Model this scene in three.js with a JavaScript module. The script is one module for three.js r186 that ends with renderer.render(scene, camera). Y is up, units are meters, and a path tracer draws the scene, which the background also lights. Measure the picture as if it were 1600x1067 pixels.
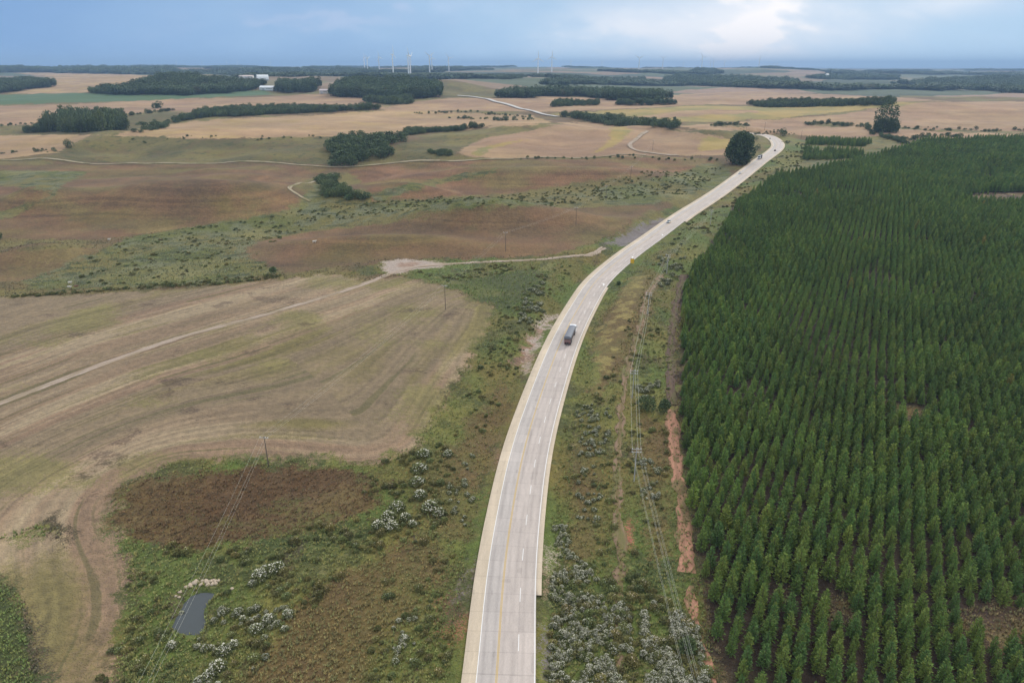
import * as THREE from 'three';
import { mergeGeometries, mergeVertices } from 'three/addons/utils/BufferGeometryUtils.js';
import { MarchingCubes } from 'three/addons/objects/MarchingCubes.js';

// ------------------------------------------------------------------ camera, sky, sun, exposure
const scene = new THREE.Scene();
const renderer = new THREE.WebGLRenderer({ antialias: true });
renderer.toneMapping = THREE.LinearToneMapping;
renderer.toneMappingExposure = 1.28;
renderer.shadowMap.enabled = true;
const EYE = 100, PITCH = 21.86 * Math.PI / 180, F = 1067;           // drone height, tilt, focal length on a 1600 x 1067 frame
const camera = new THREE.PerspectiveCamera(53.13, 1024 / 682, 1, 90000);
camera.position.set(0, EYE, 0);
camera.rotation.set(-PITCH, 0, 0);
scene.fog = new THREE.FogExp2(new THREE.Color(0.45, 0.68, 1.0), 0.00009);

const clamp = (v, a = 0, b = 1) => Math.min(b, Math.max(a, v));
const mix = (a, b, t) => a + (b - a) * t;
const sstep = (a, b, v) => { const t = clamp((v - a) / (b - a)); return t * t * (3 - 2 * t); };
function rng(seed) { let s = seed | 0; return () => { s = (s + 0x6d2b79f5) | 0; let t = Math.imul(s ^ (s >>> 15), 1 | s); t = (t + Math.imul(t ^ (t >>> 7), 61 | t)) ^ t; return ((t ^ (t >>> 14)) >>> 0) / 4294967296; }; }
const PERM = new Float32Array(65536); { const r = rng(77); for (let i = 0; i < 65536; i++) PERM[i] = r(); }
function vn(x, y) {                                                   // value noise, 0..1
  const xi = Math.floor(x), yi = Math.floor(y); let fx = x - xi, fy = y - yi;
  fx = fx * fx * (3 - 2 * fx); fy = fy * fy * (3 - 2 * fy);
  const a = (Math.imul(xi, 7919) + Math.imul(yi, 104729)) & 65535, b = (a + 7919) & 65535, c = (a + 104729) & 65535, d = (b + 104729) & 65535;
  const p = PERM[a] + (PERM[b] - PERM[a]) * fx, q = PERM[c] + (PERM[d] - PERM[c]) * fx;
  return p + (q - p) * fy;
}
function fbm(x, y, n = 4) { let s = 0, a = 0.5, t = 0; for (let i = 0; i < n; i++) { s += a * vn(x, y); t += a; a *= 0.5; const nx = x * 1.62 - y * 1.18 + 17.3; y = x * 1.18 + y * 1.62 + 5.1; x = nx; } return s / t; }

// overcast sky, slate blue rain to the left, thinner cloud to the right
{
  const W = 4096, H = 2048, data = new Float32Array(W * H * 4), lin = (c) => c.map((v) => Math.pow(v / 255, 2.2));
  const slate = lin([116, 150, 194]), pale = lin([166, 194, 218]), lilac = lin([198, 206, 226]), zen = [0.98, 0.99, 1.0];
  for (let j = 0; j < H; j++) {
    const el = ((j + 0.5) / H - 0.5) * 180;
    for (let i = 0; i < W; i++) {
      const phi = ((i + 0.5) / W - 0.5) * 2 * Math.PI;              // atan2(z, x)
      let az = (phi + Math.PI / 2) * 180 / Math.PI; if (az > 180) az -= 360;   // 0 = forward (-z), + = right
      const o = (j * W + i) * 4;
      const dx = Math.cos(phi), dz = Math.sin(phi), e = Math.max(el, 0);
      const n1 = fbm(dx * 5 + 40, dz * 5 + e * 0.22 + 9, 4), n2 = fbm(dx * 22 + 4, dz * 22 + e * 0.9 + 3, 5);
      const side = sstep(-0.75, 0.35, Math.sin(az * Math.PI / 180) + (n1 - 0.5) * 0.5);
      let c = [0, 1, 2].map((k) => mix(slate[k], pale[k], side));
      const cl = sstep(0.5, 0.78, n2 * 0.6 + n1 * 0.4) * sstep(0, 2.5, e) * 0.22 * side;
      c = c.map((v, k) => mix(v, lilac[k] * 1.05, cl));
      c = c.map((v, k) => v * (1 + mix(0.2, 0.55, side) * [1.15, 1.0, 0.8][k] * Math.exp(-e / 1.5)));
      const up = sstep(5, 42, e);
      const over = 0.82 + 0.36 * fbm(dx * e * 0.06 + 7, dz * e * 0.06 + 2, 4);
      c = c.map((v, k) => mix(v, zen[k] * over, up));
      // thin bright break in the cloud ahead right, towering cloud far right, faint streak left
      const w = n2 - 0.5, blob = (a0, e0, sa, se, str) => str * Math.exp(-(((az - a0 + w * 9) / sa) ** 2) - (((e - e0 + w * 2.4) / se) ** 2));
      const b = blob(16.6, 1.8, 2.2, 1.1, 0.95) + blob(17.2, 4.6, 2.0, 1.6, 0.5) + blob(15.5, 1.8, 10, 3.6, 0.6) + blob(8.5, 3.0, 4.5, 1.3, 0.25), t2 = blob(30.4, 4.5, 3.6, 1.0, 0.85) + blob(27.0, 3.2, 1.8, 0.6, 0.5), t3 = blob(-13.5, 3.35, 5.2, 0.38, 0.3);
      const warm = [1.0, 0.94, 0.91], white = [0.74, 0.78, 0.84], dusk = [0.6, 0.62, 0.76];
      c = c.map((v, k) => mix(mix(mix(v, warm[k], clamp(b, 0, 0.9)), white[k], clamp(t2)), dusk[k], clamp(t3)));
      data[o] = c[0]; data[o + 1] = c[1]; data[o + 2] = c[2]; data[o + 3] = 1;
    }
  }
  const t = new THREE.DataTexture(data, W, H, THREE.RGBAFormat, THREE.FloatType);
  t.mapping = THREE.EquirectangularReflectionMapping; t.magFilter = THREE.LinearFilter; t.needsUpdate = true;
  scene.background = t; scene.environment = t;
}
const sun = new THREE.DirectionalLight(new THREE.Color(1, 0.93, 0.82), 1.5);
sun.position.set(250, 270, -620); sun.target.position.set(0, 0, -300);
sun.castShadow = true; sun.shadow.radius = 26; sun.shadow.mapSize.set(2048, 2048);
Object.assign(sun.shadow.camera, { left: -500, right: 500, top: 500, bottom: -500, near: 1, far: 2500 });
scene.add(sun, sun.target);

// ------------------------------------------------------------------ naming helpers
const used = new Map();
function numbered(n) { const k = used.get(n) || 0; used.set(n, k + 1); return k ? `${n}_${String(k).padStart(3, '0')}` : n; }
function tag(o, label, category, group, kind) { o.userData = { label, category }; if (group) o.userData.group = group; if (kind) o.userData.kind = kind; return o; }
function base(name, [x, y, z], turn = 0) { const o = new THREE.Group(); o.name = numbered(name); o.position.set(x, y, z); o.rotation.y = turn; scene.add(o); return o; }
function part(name, geo, mat, parent) { const m = new THREE.Mesh(geo, mat); m.name = name; m.castShadow = m.receiveShadow = true; parent.add(m); return m; }
function top(name, geo, mat) { const m = part(name, geo, mat, scene); m.name = numbered(name); return m; }
const col = (r, g, b) => new THREE.Color().setRGB(r, g, b);
const mat = (c, rough = 0.85, extra = {}) => new THREE.MeshStandardMaterial({ color: c, roughness: rough, ...extra });

// ------------------------------------------------------------------ terrain
function curve(pts) { return (g) => { if (g <= pts[0][0]) return pts[0][1]; for (let i = 1; i < pts.length; i++) if (g < pts[i][0]) { const [a, b] = pts[i - 1], [c, d] = pts[i]; return mix(b, d, sstep(0, 1, (g - a) / (c - a)) * 0.35 + 0.65 * (g - a) / (c - a)); } return pts[pts.length - 1][1]; }; }
const near = [[-3000, -12], [0, -2], [90, 0], [300, 1], [500, 6], [780, 17], [1000, 25]];
const profL = curve([...near, [1400, 38], [2000, 56], [2600, 67], [3500, 63], [4300, 77], [5200, 91], [8000, 99], [26000, 112]]);
const profM = curve([...near, [1250, 34], [1500, 38], [2200, 26], [3000, 36], [3800, 60], [4500, 72], [5000, 86], [6500, 89], [11000, 84], [26000, 86]]);
const profR = curve([...near, [1300, 42], [1600, 37], [2300, 18], [3500, 38], [5500, 60], [8000, 68], [26000, 74]]);
const bumps = [];                                                     // [x, z, rx, rz, height]
function hBase(x, z) {
  const g = -z, a = x / Math.max(g, 300);
  const wm = sstep(0.02, 0.2, a), wr = sstep(0.34, 0.5, a);
  return mix(mix(profL(g), profM(g), wm), profR(g), wr);
}
function bumpH(x, z) { let h = 0; for (const b of bumps) { const u = (x - b[0]) / b[2], v = (z - b[1]) / b[3], d = u * u + v * v; if (d < 6) h += b[4] * Math.exp(-d); } return h; }
let roadPts = null;
function hNat(x, z) {
  const g = -z, amp = sstep(250, 600, g), far = sstep(900, 2600, g);
  return hBase(x, z) + bumpH(x, z) + amp * ((fbm(x / 130 + 3, z / 130, 2) - 0.5) * 11 + (fbm(x / 62 + 30, z / 48, 2) - 0.5) * 9 * sstep(1300, 800, g)) + far * ((fbm(x / 620 + 8, z / 480, 3) - 0.5) * 30) + sstep(60, 140, g) * (vn(x / 23, z / 23) - 0.5) * 0.7;
}
function roadNear(x, z) {
  if (!roadPts) return null;
  let best = 1e18, bi = 0;
  for (let i = 0; i < roadPts.length; i += 4) { const p = roadPts[i], d = (p.x - x) ** 2 + (p.z - z) ** 2; if (d < best) { best = d; bi = i; } }
  if (best > 70 * 70) return null;
  let d2 = best; for (let i = Math.max(0, bi - 5); i < Math.min(roadPts.length, bi + 6); i++) { const p = roadPts[i], d = (p.x - x) ** 2 + (p.z - z) ** 2; if (d < d2) { d2 = d; bi = i; } }
  const p = roadPts[bi]; return { d: Math.abs((x - p.x) * p.nx + (z - p.z) * p.nz) * 0.5 + Math.sqrt(d2) * 0.5, s: (x - p.x) * p.nx + (z - p.z) * p.nz, y: p.y, i: bi };
}
let pond = null, pondY = 0;
function hAt(x, z) {
  let n = hNat(x, z);
  if (pond && Math.abs(x - pond[0][0]) < 40 && Math.abs(z - pond[0][1]) < 40) {
    const [d] = segDist([...pond, pond[0]], x, z);
    n = inPoly(pond, x, z) ? pondY - Math.min(0.9, d * 0.7) : mix(pondY + Math.min(d * 0.5, 0.4), n, sstep(0.5, 9, d));
  }
  const r = z < 60 ? roadNear(x, z) : null;
  if (!r) return n;
  const ditch = -0.9 * Math.exp(-(((r.d - 11) / 2.5) ** 2)), t = sstep(9, 24, r.d);
  return mix(r.y - 0.35, n, t) + ditch;
}
function ray(px, py) { const u = (px - 800) / F, v = -(py - 533.5) / F, c = Math.cos(PITCH), s = Math.sin(PITCH); return [u, v * c - s, -(c + v * s)]; }
function at(px, py, fn = hAt) {                                       // the point of the terrain in that direction from the survey position
  const [dx, dy, dz] = ray(px, py); let t0 = 40, t = 40, st = 4;
  while (t < 40000) { if (EYE + dy * t < fn(dx * t, dz * t)) break; t0 = t; st = Math.max(2, t * 0.012); t += st; }
  if (t >= 40000) return null;
  for (let i = 0; i < 18; i++) { const m = (t0 + t) / 2; if (EYE + dy * m < fn(dx * m, dz * m)) t = m; else t0 = m; }
  return new THREE.Vector3(dx * t, EYE + dy * t, dz * t);
}
function bump(px, py, wpx, rz, h) { const p = at(px, py, hNat); const d = -p.z * 0.93 + EYE * 0.37; bumps.push([p.x, p.z, wpx / F * d, rz, h]); }
// hills and hollows
bumps.push([-62, -150, 16, 14, -2.2]);                                // hollow with the pond
bumps.push([-95, -300, 110, 90, 4.5]);                                // stubble field shoulder
bump(330, 226, 190, 55, 17); bump(140, 224, 40, 40, 4);
bump(900, 214, 170, 80, 11);
bump(280, 138, 95, 260, 30);                                          // wooded hill
bump(600, 138, 90, 200, 10); bump(700, 135, 60, 200, 14);
bump(1120, 210, 50, 40, 5);
bump(420, 350, 200, 34, -6); bump(740, 345, 160, 28, 8); bump(300, 300, 170, 45, 6);
bump(560, 280, 40, 60, -6); bump(1480, 170, 170, 160, 8);
bumps.push([210, -420, 200, 160, 5]);
bump(300, 316, 140, 34, 15); bump(60, 312, 60, 24, 10); bump(600, 388, 170, 20, 8); bump(760, 336, 130, 22, 10); bump(820, 278, 190, 26, 9); bump(60, 405, 80, 22, 8); bump(640, 300, 70, 24, 7); bump(480, 300, 40, 30, -4);

// road centre line
const ROAD_PX = [[770, 1180], [779.5, 1067], [784, 990], [790, 900], [803, 800], [822, 700], [853, 600], [880, 530], [906, 480], [932, 440], [977, 400], [1019, 370], [1053, 345], [1075, 330], [1122, 300], [1160, 272], [1187, 251], [1207, 237], [1215, 228], [1213, 221], [1206, 215], [1196, 211], [1178, 208.4]];
{
  const pts = ROAD_PX.map(([x, y]) => at(x, y, hBase));
  const l = pts[pts.length - 1], k = pts[pts.length - 2]; const dir = l.clone().sub(k).setY(0).normalize();
  pts.push(l.clone().addScaledVector(dir, 22));
  const c = new THREE.CatmullRomCurve3(pts, false, 'centripetal'), n = Math.round(c.getLength() / 2.5);
  let raw = c.getSpacedPoints(n);
  for (let k2 = 0; k2 < 14; k2++) raw = raw.map((p, i) => i && i < n ? raw[i - 1].clone().add(raw[i + 1]).multiplyScalar(0.25).addScaledVector(p, 0.5) : p);
  const q = raw.map((p, i) => { const a = raw[Math.max(0, i - 1)], b = raw[Math.min(n, i + 1)], tx = b.x - a.x, tz = b.z - a.z, L = Math.hypot(tx, tz); return { x: p.x, y: hBase(p.x, p.z), z: p.z, tx: tx / L, tz: tz / L, nx: -tz / L, nz: tx / L }; });
  let s = 0; q.forEach((p, i) => { if (i) s += Math.hypot(p.x - q[i - 1].x, p.z - q[i - 1].z); p.s = s; });
  // crest behind the bend hides where the road goes on
  for (const p of q.slice(-12)) p.y -= 0.6;
  roadPts = q;
}
const roadLen = roadPts[roadPts.length - 1].s;
{ const c = at(302, 958); pondY = c.y - 0.4; pond = [[268, 984], [276, 964], [287, 944], [300, 930], [318, 925], [337, 927], [330, 938], [320, 952], [318, 966], [320, 978], [312, 990], [290, 990]].map(([x, y]) => { const [a, b, d] = ray(x, y), t = (pondY - EYE) / b; return [a * t, d * t]; }); pond = new THREE.CatmullRomCurve3(pond.map(([x, z]) => new THREE.Vector3(x, 0, z)), true).getPoints(44).slice(0, 44).map((p) => [p.x + (vn(p.x * 1.1, p.z * 1.1) - 0.5) * 0.8, p.z + (vn(p.x * 1.1 + 9, p.z * 1.1) - 0.5) * 0.8]); }
function roadAtPx(px, py) { const p = at(px, py); const r = roadNear(p.x, p.z), k = roadPts[r.i]; return { ...k, off: r.s }; }
// ------------------------------------------------------------------ regions of the ground, laid out as outlines on the terrain
const R = {}; let nR = 1;
const polys = [];
function toWorld(pp, n = 5) {
  const out = [];
  for (let i = 0; i < pp.length; i++) { const a = pp[i], b = pp[(i + 1) % pp.length]; for (let k = 0; k < n; k++) { const p = at(mix(a[0], b[0], k / n), mix(a[1], b[1], k / n)); if (p) out.push([p.x, p.z]); } }
  return out;
}
function region(kind, ...pp) { if (!R[kind]) R[kind] = nR++; const w = toWorld(pp); polys.push({ id: R[kind], w, minx: Math.min(...w.map((p) => p[0])), maxx: Math.max(...w.map((p) => p[0])), minz: Math.min(...w.map((p) => p[1])), maxz: Math.max(...w.map((p) => p[1])) }); return w; }
function inPoly(w, x, z) { let c = false; for (let i = 0, j = w.length - 1; i < w.length; j = i++) { const [xi, zi] = w[i], [xj, zj] = w[j]; if ((zi > z) !== (zj > z) && x < (xj - xi) * (z - zi) / (zj - zi) + xi) c = !c; } return c; }

region('wheat', [20, 114], [70, 113], [110, 113.5], [240, 118], [230, 127], [180, 137], [120, 146], [20, 146], [75, 130], [80, 120]);
region('pinkfield', [640, 160], [700, 153], [780, 153], [830, 150], [1000, 155], [1100, 163], [980, 170], [860, 175], [700, 172], [600, 178], [610, 165]);
region('pinkfield', [-200, 171], [0, 165], [130, 162], [270, 154], [400, 152], [500, 146], [570, 152], [612, 171], [540, 172], [420, 170], [290, 176], [260, 172], [200, 178], [110, 172], [60, 197], [-200, 199]);
region('pinkfield', [1000, 161], [1060, 147], [1180, 143], [1300, 147], [1420, 153], [1480, 158], [1330, 160], [1180, 164]);
region('wheat', [1230, 156], [1330, 152], [1400, 155], [1380, 160], [1280, 161]);
region('green', [-200, 147], [0, 148], [120, 145], [220, 148], [330, 142], [420, 141], [424, 148], [330, 152], [200, 158], [0, 163], [-200, 168]);
region('olive', [60, 195], [110, 172], [200, 178], [260, 172], [290, 180], [260, 193], [190, 207], [110, 210], [0, 212], [-200, 212], [-200, 199]);
region('wheat', [170, 215], [190, 207], [270, 193], [330, 187], [480, 180], [600, 172], [700, 175], [830, 180], [860, 190], [840, 196], [760, 198], [700, 200], [640, 206], [600, 210], [500, 213], [330, 217], [240, 219]);
region('wheat', [-200, 212], [0, 212], [110, 210], [190, 212], [150, 222], [120, 235], [0, 248], [-200, 252]);
region('olive', [690, 128], [740, 132], [775, 142], [790, 152], [690, 153]);
region('yellow', [860, 178], [960, 172], [1090, 165], [1180, 166], [1330, 160], [1480, 160], [1340, 172], [1230, 184], [1100, 191], [1000, 188], [900, 184]);
region('pinkfield', [985, 183], [1060, 174], [1120, 171], [1185, 172], [1190, 176], [1100, 180], [1030, 184]);
region('pinkfield', [1060, 197], [1180, 188], [1300, 181], [1380, 168], [1450, 160], [1560, 158], [1850, 160], [1850, 214], [1500, 216], [1400, 218], [1260, 212], [1180, 205], [1100, 203]);
region('olive', [1120, 194], [1170, 195], [1165, 198], [1110, 198]);
region('olive', [1260, 190], [1300, 191], [1330, 197], [1300, 199], [1270, 196]);
region('olive', [1390, 199], [1560, 204], [1600, 207], [1850, 212], [1850, 214], [1600, 210], [1400, 202]);
region('meadow', [1380, 212], [1420, 222], [1400, 226], [1340, 226], [1350, 214]);
region('olive', [65, 248], [100, 232], [140, 212], [250, 213], [330, 219], [500, 214], [540, 212], [530, 240], [520, 258], [420, 254], [270, 252], [120, 254]);
region('olive', [620, 225], [680, 212], [790, 206], [815, 209], [760, 216], [720, 232], [700, 248], [600, 252], [540, 265], [600, 240]);
region('pinkfield', [715, 240], [725, 230], [760, 215], [830, 204], [890, 191], [950, 192], [1010, 196], [1080, 203], [1140, 212], [1145, 232], [1135, 243], [1050, 243], [900, 246], [740, 247]);
region('yellow', [738, 243], [745, 232], [790, 222], [830, 218], [800, 224], [765, 233], [752, 244]);
region('yellow', [955, 198], [985, 197], [988, 205], [970, 222], [940, 236], [925, 240], [950, 222]);
region('yellow', [1100, 214], [1138, 216], [1140, 232], [1090, 236]);
region('olive', [1030, 202], [1180, 205], [1200, 215], [1190, 232], [1150, 225], [1130, 212], [1080, 206]);
region('brown', [-200, 262], [75, 257], [270, 257], [410, 255], [520, 262], [470, 285], [450, 300], [480, 318], [430, 335], [330, 350], [200, 368], [140, 375], [0, 372], [-200, 372]);
region('meadow', [-200, 268], [0, 266], [140, 268], [95, 290], [85, 305], [50, 322], [0, 345], [-200, 350], [-200, 335], [0, 330], [60, 315], [80, 298], [0, 290], [-200, 290]);
region('brownlight', [540, 262], [640, 252], [740, 250], [900, 249], [1050, 245], [1120, 250], [1080, 265], [900, 285], [800, 302], [640, 310], [580, 312], [570, 290]);
region('meadow', [570, 305], [640, 288], [720, 272], [780, 262], [760, 274], [690, 287], [640, 300], [600, 314]);
region('meadow', [30, 440], [90, 415], [150, 395], [200, 370], [330, 350], [450, 330], [500, 285], [560, 318], [650, 312], [800, 308], [900, 300], [1050, 275], [1100, 255], [1140, 262], [1140, 285], [1080, 312], [1000, 320], [880, 322], [780, 322], [640, 335], [560, 350], [480, 360], [400, 375], [400, 400], [440, 425], [330, 445], [200, 450], [50, 452]);
region('brown', [380, 395], [400, 378], [480, 362], [580, 352], [680, 336], [800, 323], [900, 325], [1020, 322], [1000, 340], [960, 360], [930, 378], [860, 398], [740, 402], [600, 405], [520, 415], [450, 430], [420, 415]);
region('brown', [-200, 396], [0, 395], [100, 387], [160, 388], [90, 420], [30, 440], [-200, 448]);
region('verge', [530, 428], [600, 408], [740, 404], [860, 400], [930, 380], [990, 350], [1060, 318], [1075, 330], [1019, 370], [977, 400], [932, 440], [906, 480], [853, 600], [822, 700], [803, 800], [790, 900], [770, 1180], [100, 1180], [200, 960], [165, 800], [250, 712], [420, 705], [580, 718], [650, 690], [700, 620], [760, 510], [770, 478], [670, 438], [620, 430]);
region('verge', [1120, 300], [1190, 240], [1205, 212], [1250, 218], [1350, 228], [1280, 258], [1220, 275], [1150, 320], [1100, 400], [1060, 450], [1050, 560], [1055, 650], [1090, 880], [1140, 1180], [770, 1180], [790, 900], [853, 600], [932, 440], [1019, 370]);
region('grassgreen', [560, 440], [640, 432], [720, 438], [800, 425], [870, 410], [840, 450], [800, 490], [770, 478], [670, 436]);
region('olivebrown', [1000, 650], [1050, 660], [1048, 800], [1060, 880], [1030, 880], [1005, 760]);
region('olivebrown', [900, 700], [930, 690], [930, 860], [910, 880], [880, 900]);
region('olivebrown', [940, 500], [980, 440], [1020, 420], [1030, 450], [990, 560], [960, 600], [930, 560]);
region('stubble', [-250, 474], [0, 465], [150, 460], [330, 447], [430, 437], [530, 428], [560, 440], [620, 432], [670, 440], [770, 480], [765, 510], [720, 575], [680, 640], [640, 700], [580, 722], [420, 715], [330, 715], [250, 725], [180, 765], [165, 800], [200, 900], [195, 990], [140, 1180], [60, 1180], [50, 990], [35, 930], [0, 905], [-250, 900]);
region('darkbrown', [180, 790], [220, 750], [330, 732], [420, 730], [560, 738], [600, 760], [590, 790], [520, 820], [420, 840], [300, 860], [210, 850], [175, 815]);
region('grassgreen', [-250, 905], [0, 908], [35, 935], [55, 1000], [50, 1180], [-250, 1180]);
region('grassgreen', [-10, 842], [30, 828], [66, 818], [72, 838], [40, 842]);
region('darkearth', [64, 818], [88, 805], [96, 840], [104, 862], [92, 858], [72, 838]);
region('darkearth', [36, 935], [58, 1000], [62, 1070], [50, 1060], [38, 980]);
region('darkearth', [262, 990], [268, 960], [284, 935], [300, 922], [340, 920], [300, 934], [286, 952], [276, 985]);
region('olivebrown', [420, 1000], [520, 900], [600, 870], [690, 845], [700, 880], [640, 960], [600, 1000], [540, 1180], [300, 1180]);
region('olivebrown', [640, 760], [720, 680], [790, 600], [800, 640], [760, 760], [730, 850], [700, 840]);
region('earth', [795, 575], [815, 540], [835, 520], [832, 545], [812, 572]);
region('earth', [764, 720], [785, 680], [780, 710], [768, 745]);
region('greygravel', [940, 385], [985, 355], [1035, 340], [1042, 346], [1015, 362], [985, 384]);
region('gravel', [596, 411], [640, 405], [706, 412], [690, 419], [640, 424], [612, 430], [600, 424]);
region('reddirt', [690, 1010], [694, 970], [706, 925], [716, 905], [712, 940], [700, 1000]);
region('reddirt', [960, 830], [990, 800], [985, 850], [970, 860]);
region('straw', [932, 520], [960, 480], [985, 432], [1012, 428], [985, 500], [962, 560], [938, 625], [925, 600]);
region('gravel', [812, 582], [838, 520], [862, 488], [870, 492], [848, 530], [824, 582]);
region('gravel', [849, 935], [852, 870], [860, 828], [866, 832], [864, 900], [860, 940]);
region('greygravel', [724, 930], [730, 890], [744, 876], [742, 930]);
region('greygravel', [838, 1100], [840, 985], [850, 985], [862, 1040], [862, 1100]);
region('pinefloor', [1062, 455], [1100, 400], [1150, 322], [1210, 277], [1300, 262], [1420, 232], [1440, 219], [1600, 216], [2100, 216], [2600, 1180], [1160, 1180], [1095, 880], [1062, 650]);
region('meadow', [1212, 270], [1260, 250], [1262, 232], [1300, 240], [1420, 226], [1430, 231], [1380, 246], [1300, 262]);
const clearings = [
  region('clearing', [1480, 955], [1530, 948], [1660, 955], [1700, 1005], [1580, 1008], [1500, 985]),
  region('clearing', [1372, 624], [1440, 638], [1452, 664], [1425, 668]),
  region('clearing', [1530, 302], [1600, 300], [1640, 312], [1560, 318], [1500, 310]),
  region('clearing', [1534, 272], [1550, 272], [1552, 286], [1536, 288]),
  region('clearing', [1285, 932], [1330, 925], [1340, 985], [1290, 975]),
  region('clearing', [1210, 920], [1240, 915], [1240, 950], [1215, 950]),
  region('clearing', [1585, 508], [1660, 510], [1660, 526], [1590, 520]),
];
console.log('regions', polys.length);

// direction of the combine tracks in the stubble field: parallel to the dirt track, then round the lower edge
const pl = (...pp) => pp.map(([x, y]) => { const p = at(x, y); return [p.x, p.z]; });
const trackLine = pl([-250, 735], [0, 630], [180, 560], [360, 505], [520, 460], [610, 428]);
const edgeLine = pl([770, 480], [765, 510], [720, 575], [680, 640], [640, 700], [580, 722], [420, 712], [330, 715], [250, 725], [180, 765], [165, 800], [200, 900], [195, 990], [150, 1067]);
const edgePts = new THREE.CatmullRomCurve3(edgeLine.map(([x, z]) => new THREE.Vector3(x, 0, z))).getSpacedPoints(70).map((p) => [p.x, p.z]);
function segDist(line, x, z) {
  let best = 1e9, al = 0, acc = 0;
  for (let i = 1; i < line.length; i++) {
    const [ax, az] = line[i - 1], [bx, bz] = line[i], ux = bx - ax, uz = bz - az, L = Math.hypot(ux, uz), t = clamp(((x - ax) * ux + (z - az) * uz) / (L * L));
    const d = Math.hypot(x - ax - ux * t, z - az - uz * t); if (d < best) { best = d; al = acc + t * L; } acc += L;
  }
  return [best, al];
}
// ground colours, sRGB
const P = {
  tan: [166, 145, 112], pinktan: [154, 127, 101], greytan: [142, 123, 96], oliv: [118, 108, 60], yolive: [134, 126, 74], dkolive: [84, 80, 48], brown: [108, 85, 58], rbrown: [118, 86, 60],
  green: [92, 100, 44], dkgreen: [58, 66, 36], grey: [110, 112, 84], straw: [170, 158, 112], wheat: [168, 139, 103], wheat2: [152, 122, 95], yellow: [166, 142, 82], field: [74, 104, 76], earth: [150, 118, 96], dearth: [84, 66, 54], needle: [62, 48, 36], dbrown: [86, 62, 34], obrown: [106, 88, 50],
};
const L3 = (a, b, t) => [a[0] + (b[0] - a[0]) * t, a[1] + (b[1] - a[1]) * t, a[2] + (b[2] - a[2]) * t];
const names = []; for (const k in R) names[R[k]] = k;
const farCols = [[150, 124, 104], [120, 112, 82], [84, 94, 66], [98, 102, 74], [62, 74, 52], [50, 62, 44], [138, 116, 94], [80, 90, 64], [126, 108, 84]];
function farCell(x, z) {
  const wx = x + (fbm(x / 300, z / 300, 2) - 0.5) * 320, wz = z + (fbm(x / 300 + 9, z / 300, 2) - 0.5) * 260;
  let b1 = 1e9, id = 0; const cx = Math.floor(wx / 520), cz = Math.floor(wz / 360);
  for (let i = -1; i < 2; i++) for (let j = -1; j < 2; j++) { const h = (Math.imul(cx + i, 7919) + Math.imul(cz + j, 104729) + 991) & 65535; const d = ((cx + i + PERM[h]) * 520 - wx) ** 2 + (((cz + j + PERM[(h + 7) & 65535]) * 360 - wz) * 1.3) ** 2; if (d < b1) { b1 = d; id = h; } }
  return Math.floor(PERM[(id + 77) & 65535] * farCols.length);
}
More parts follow.
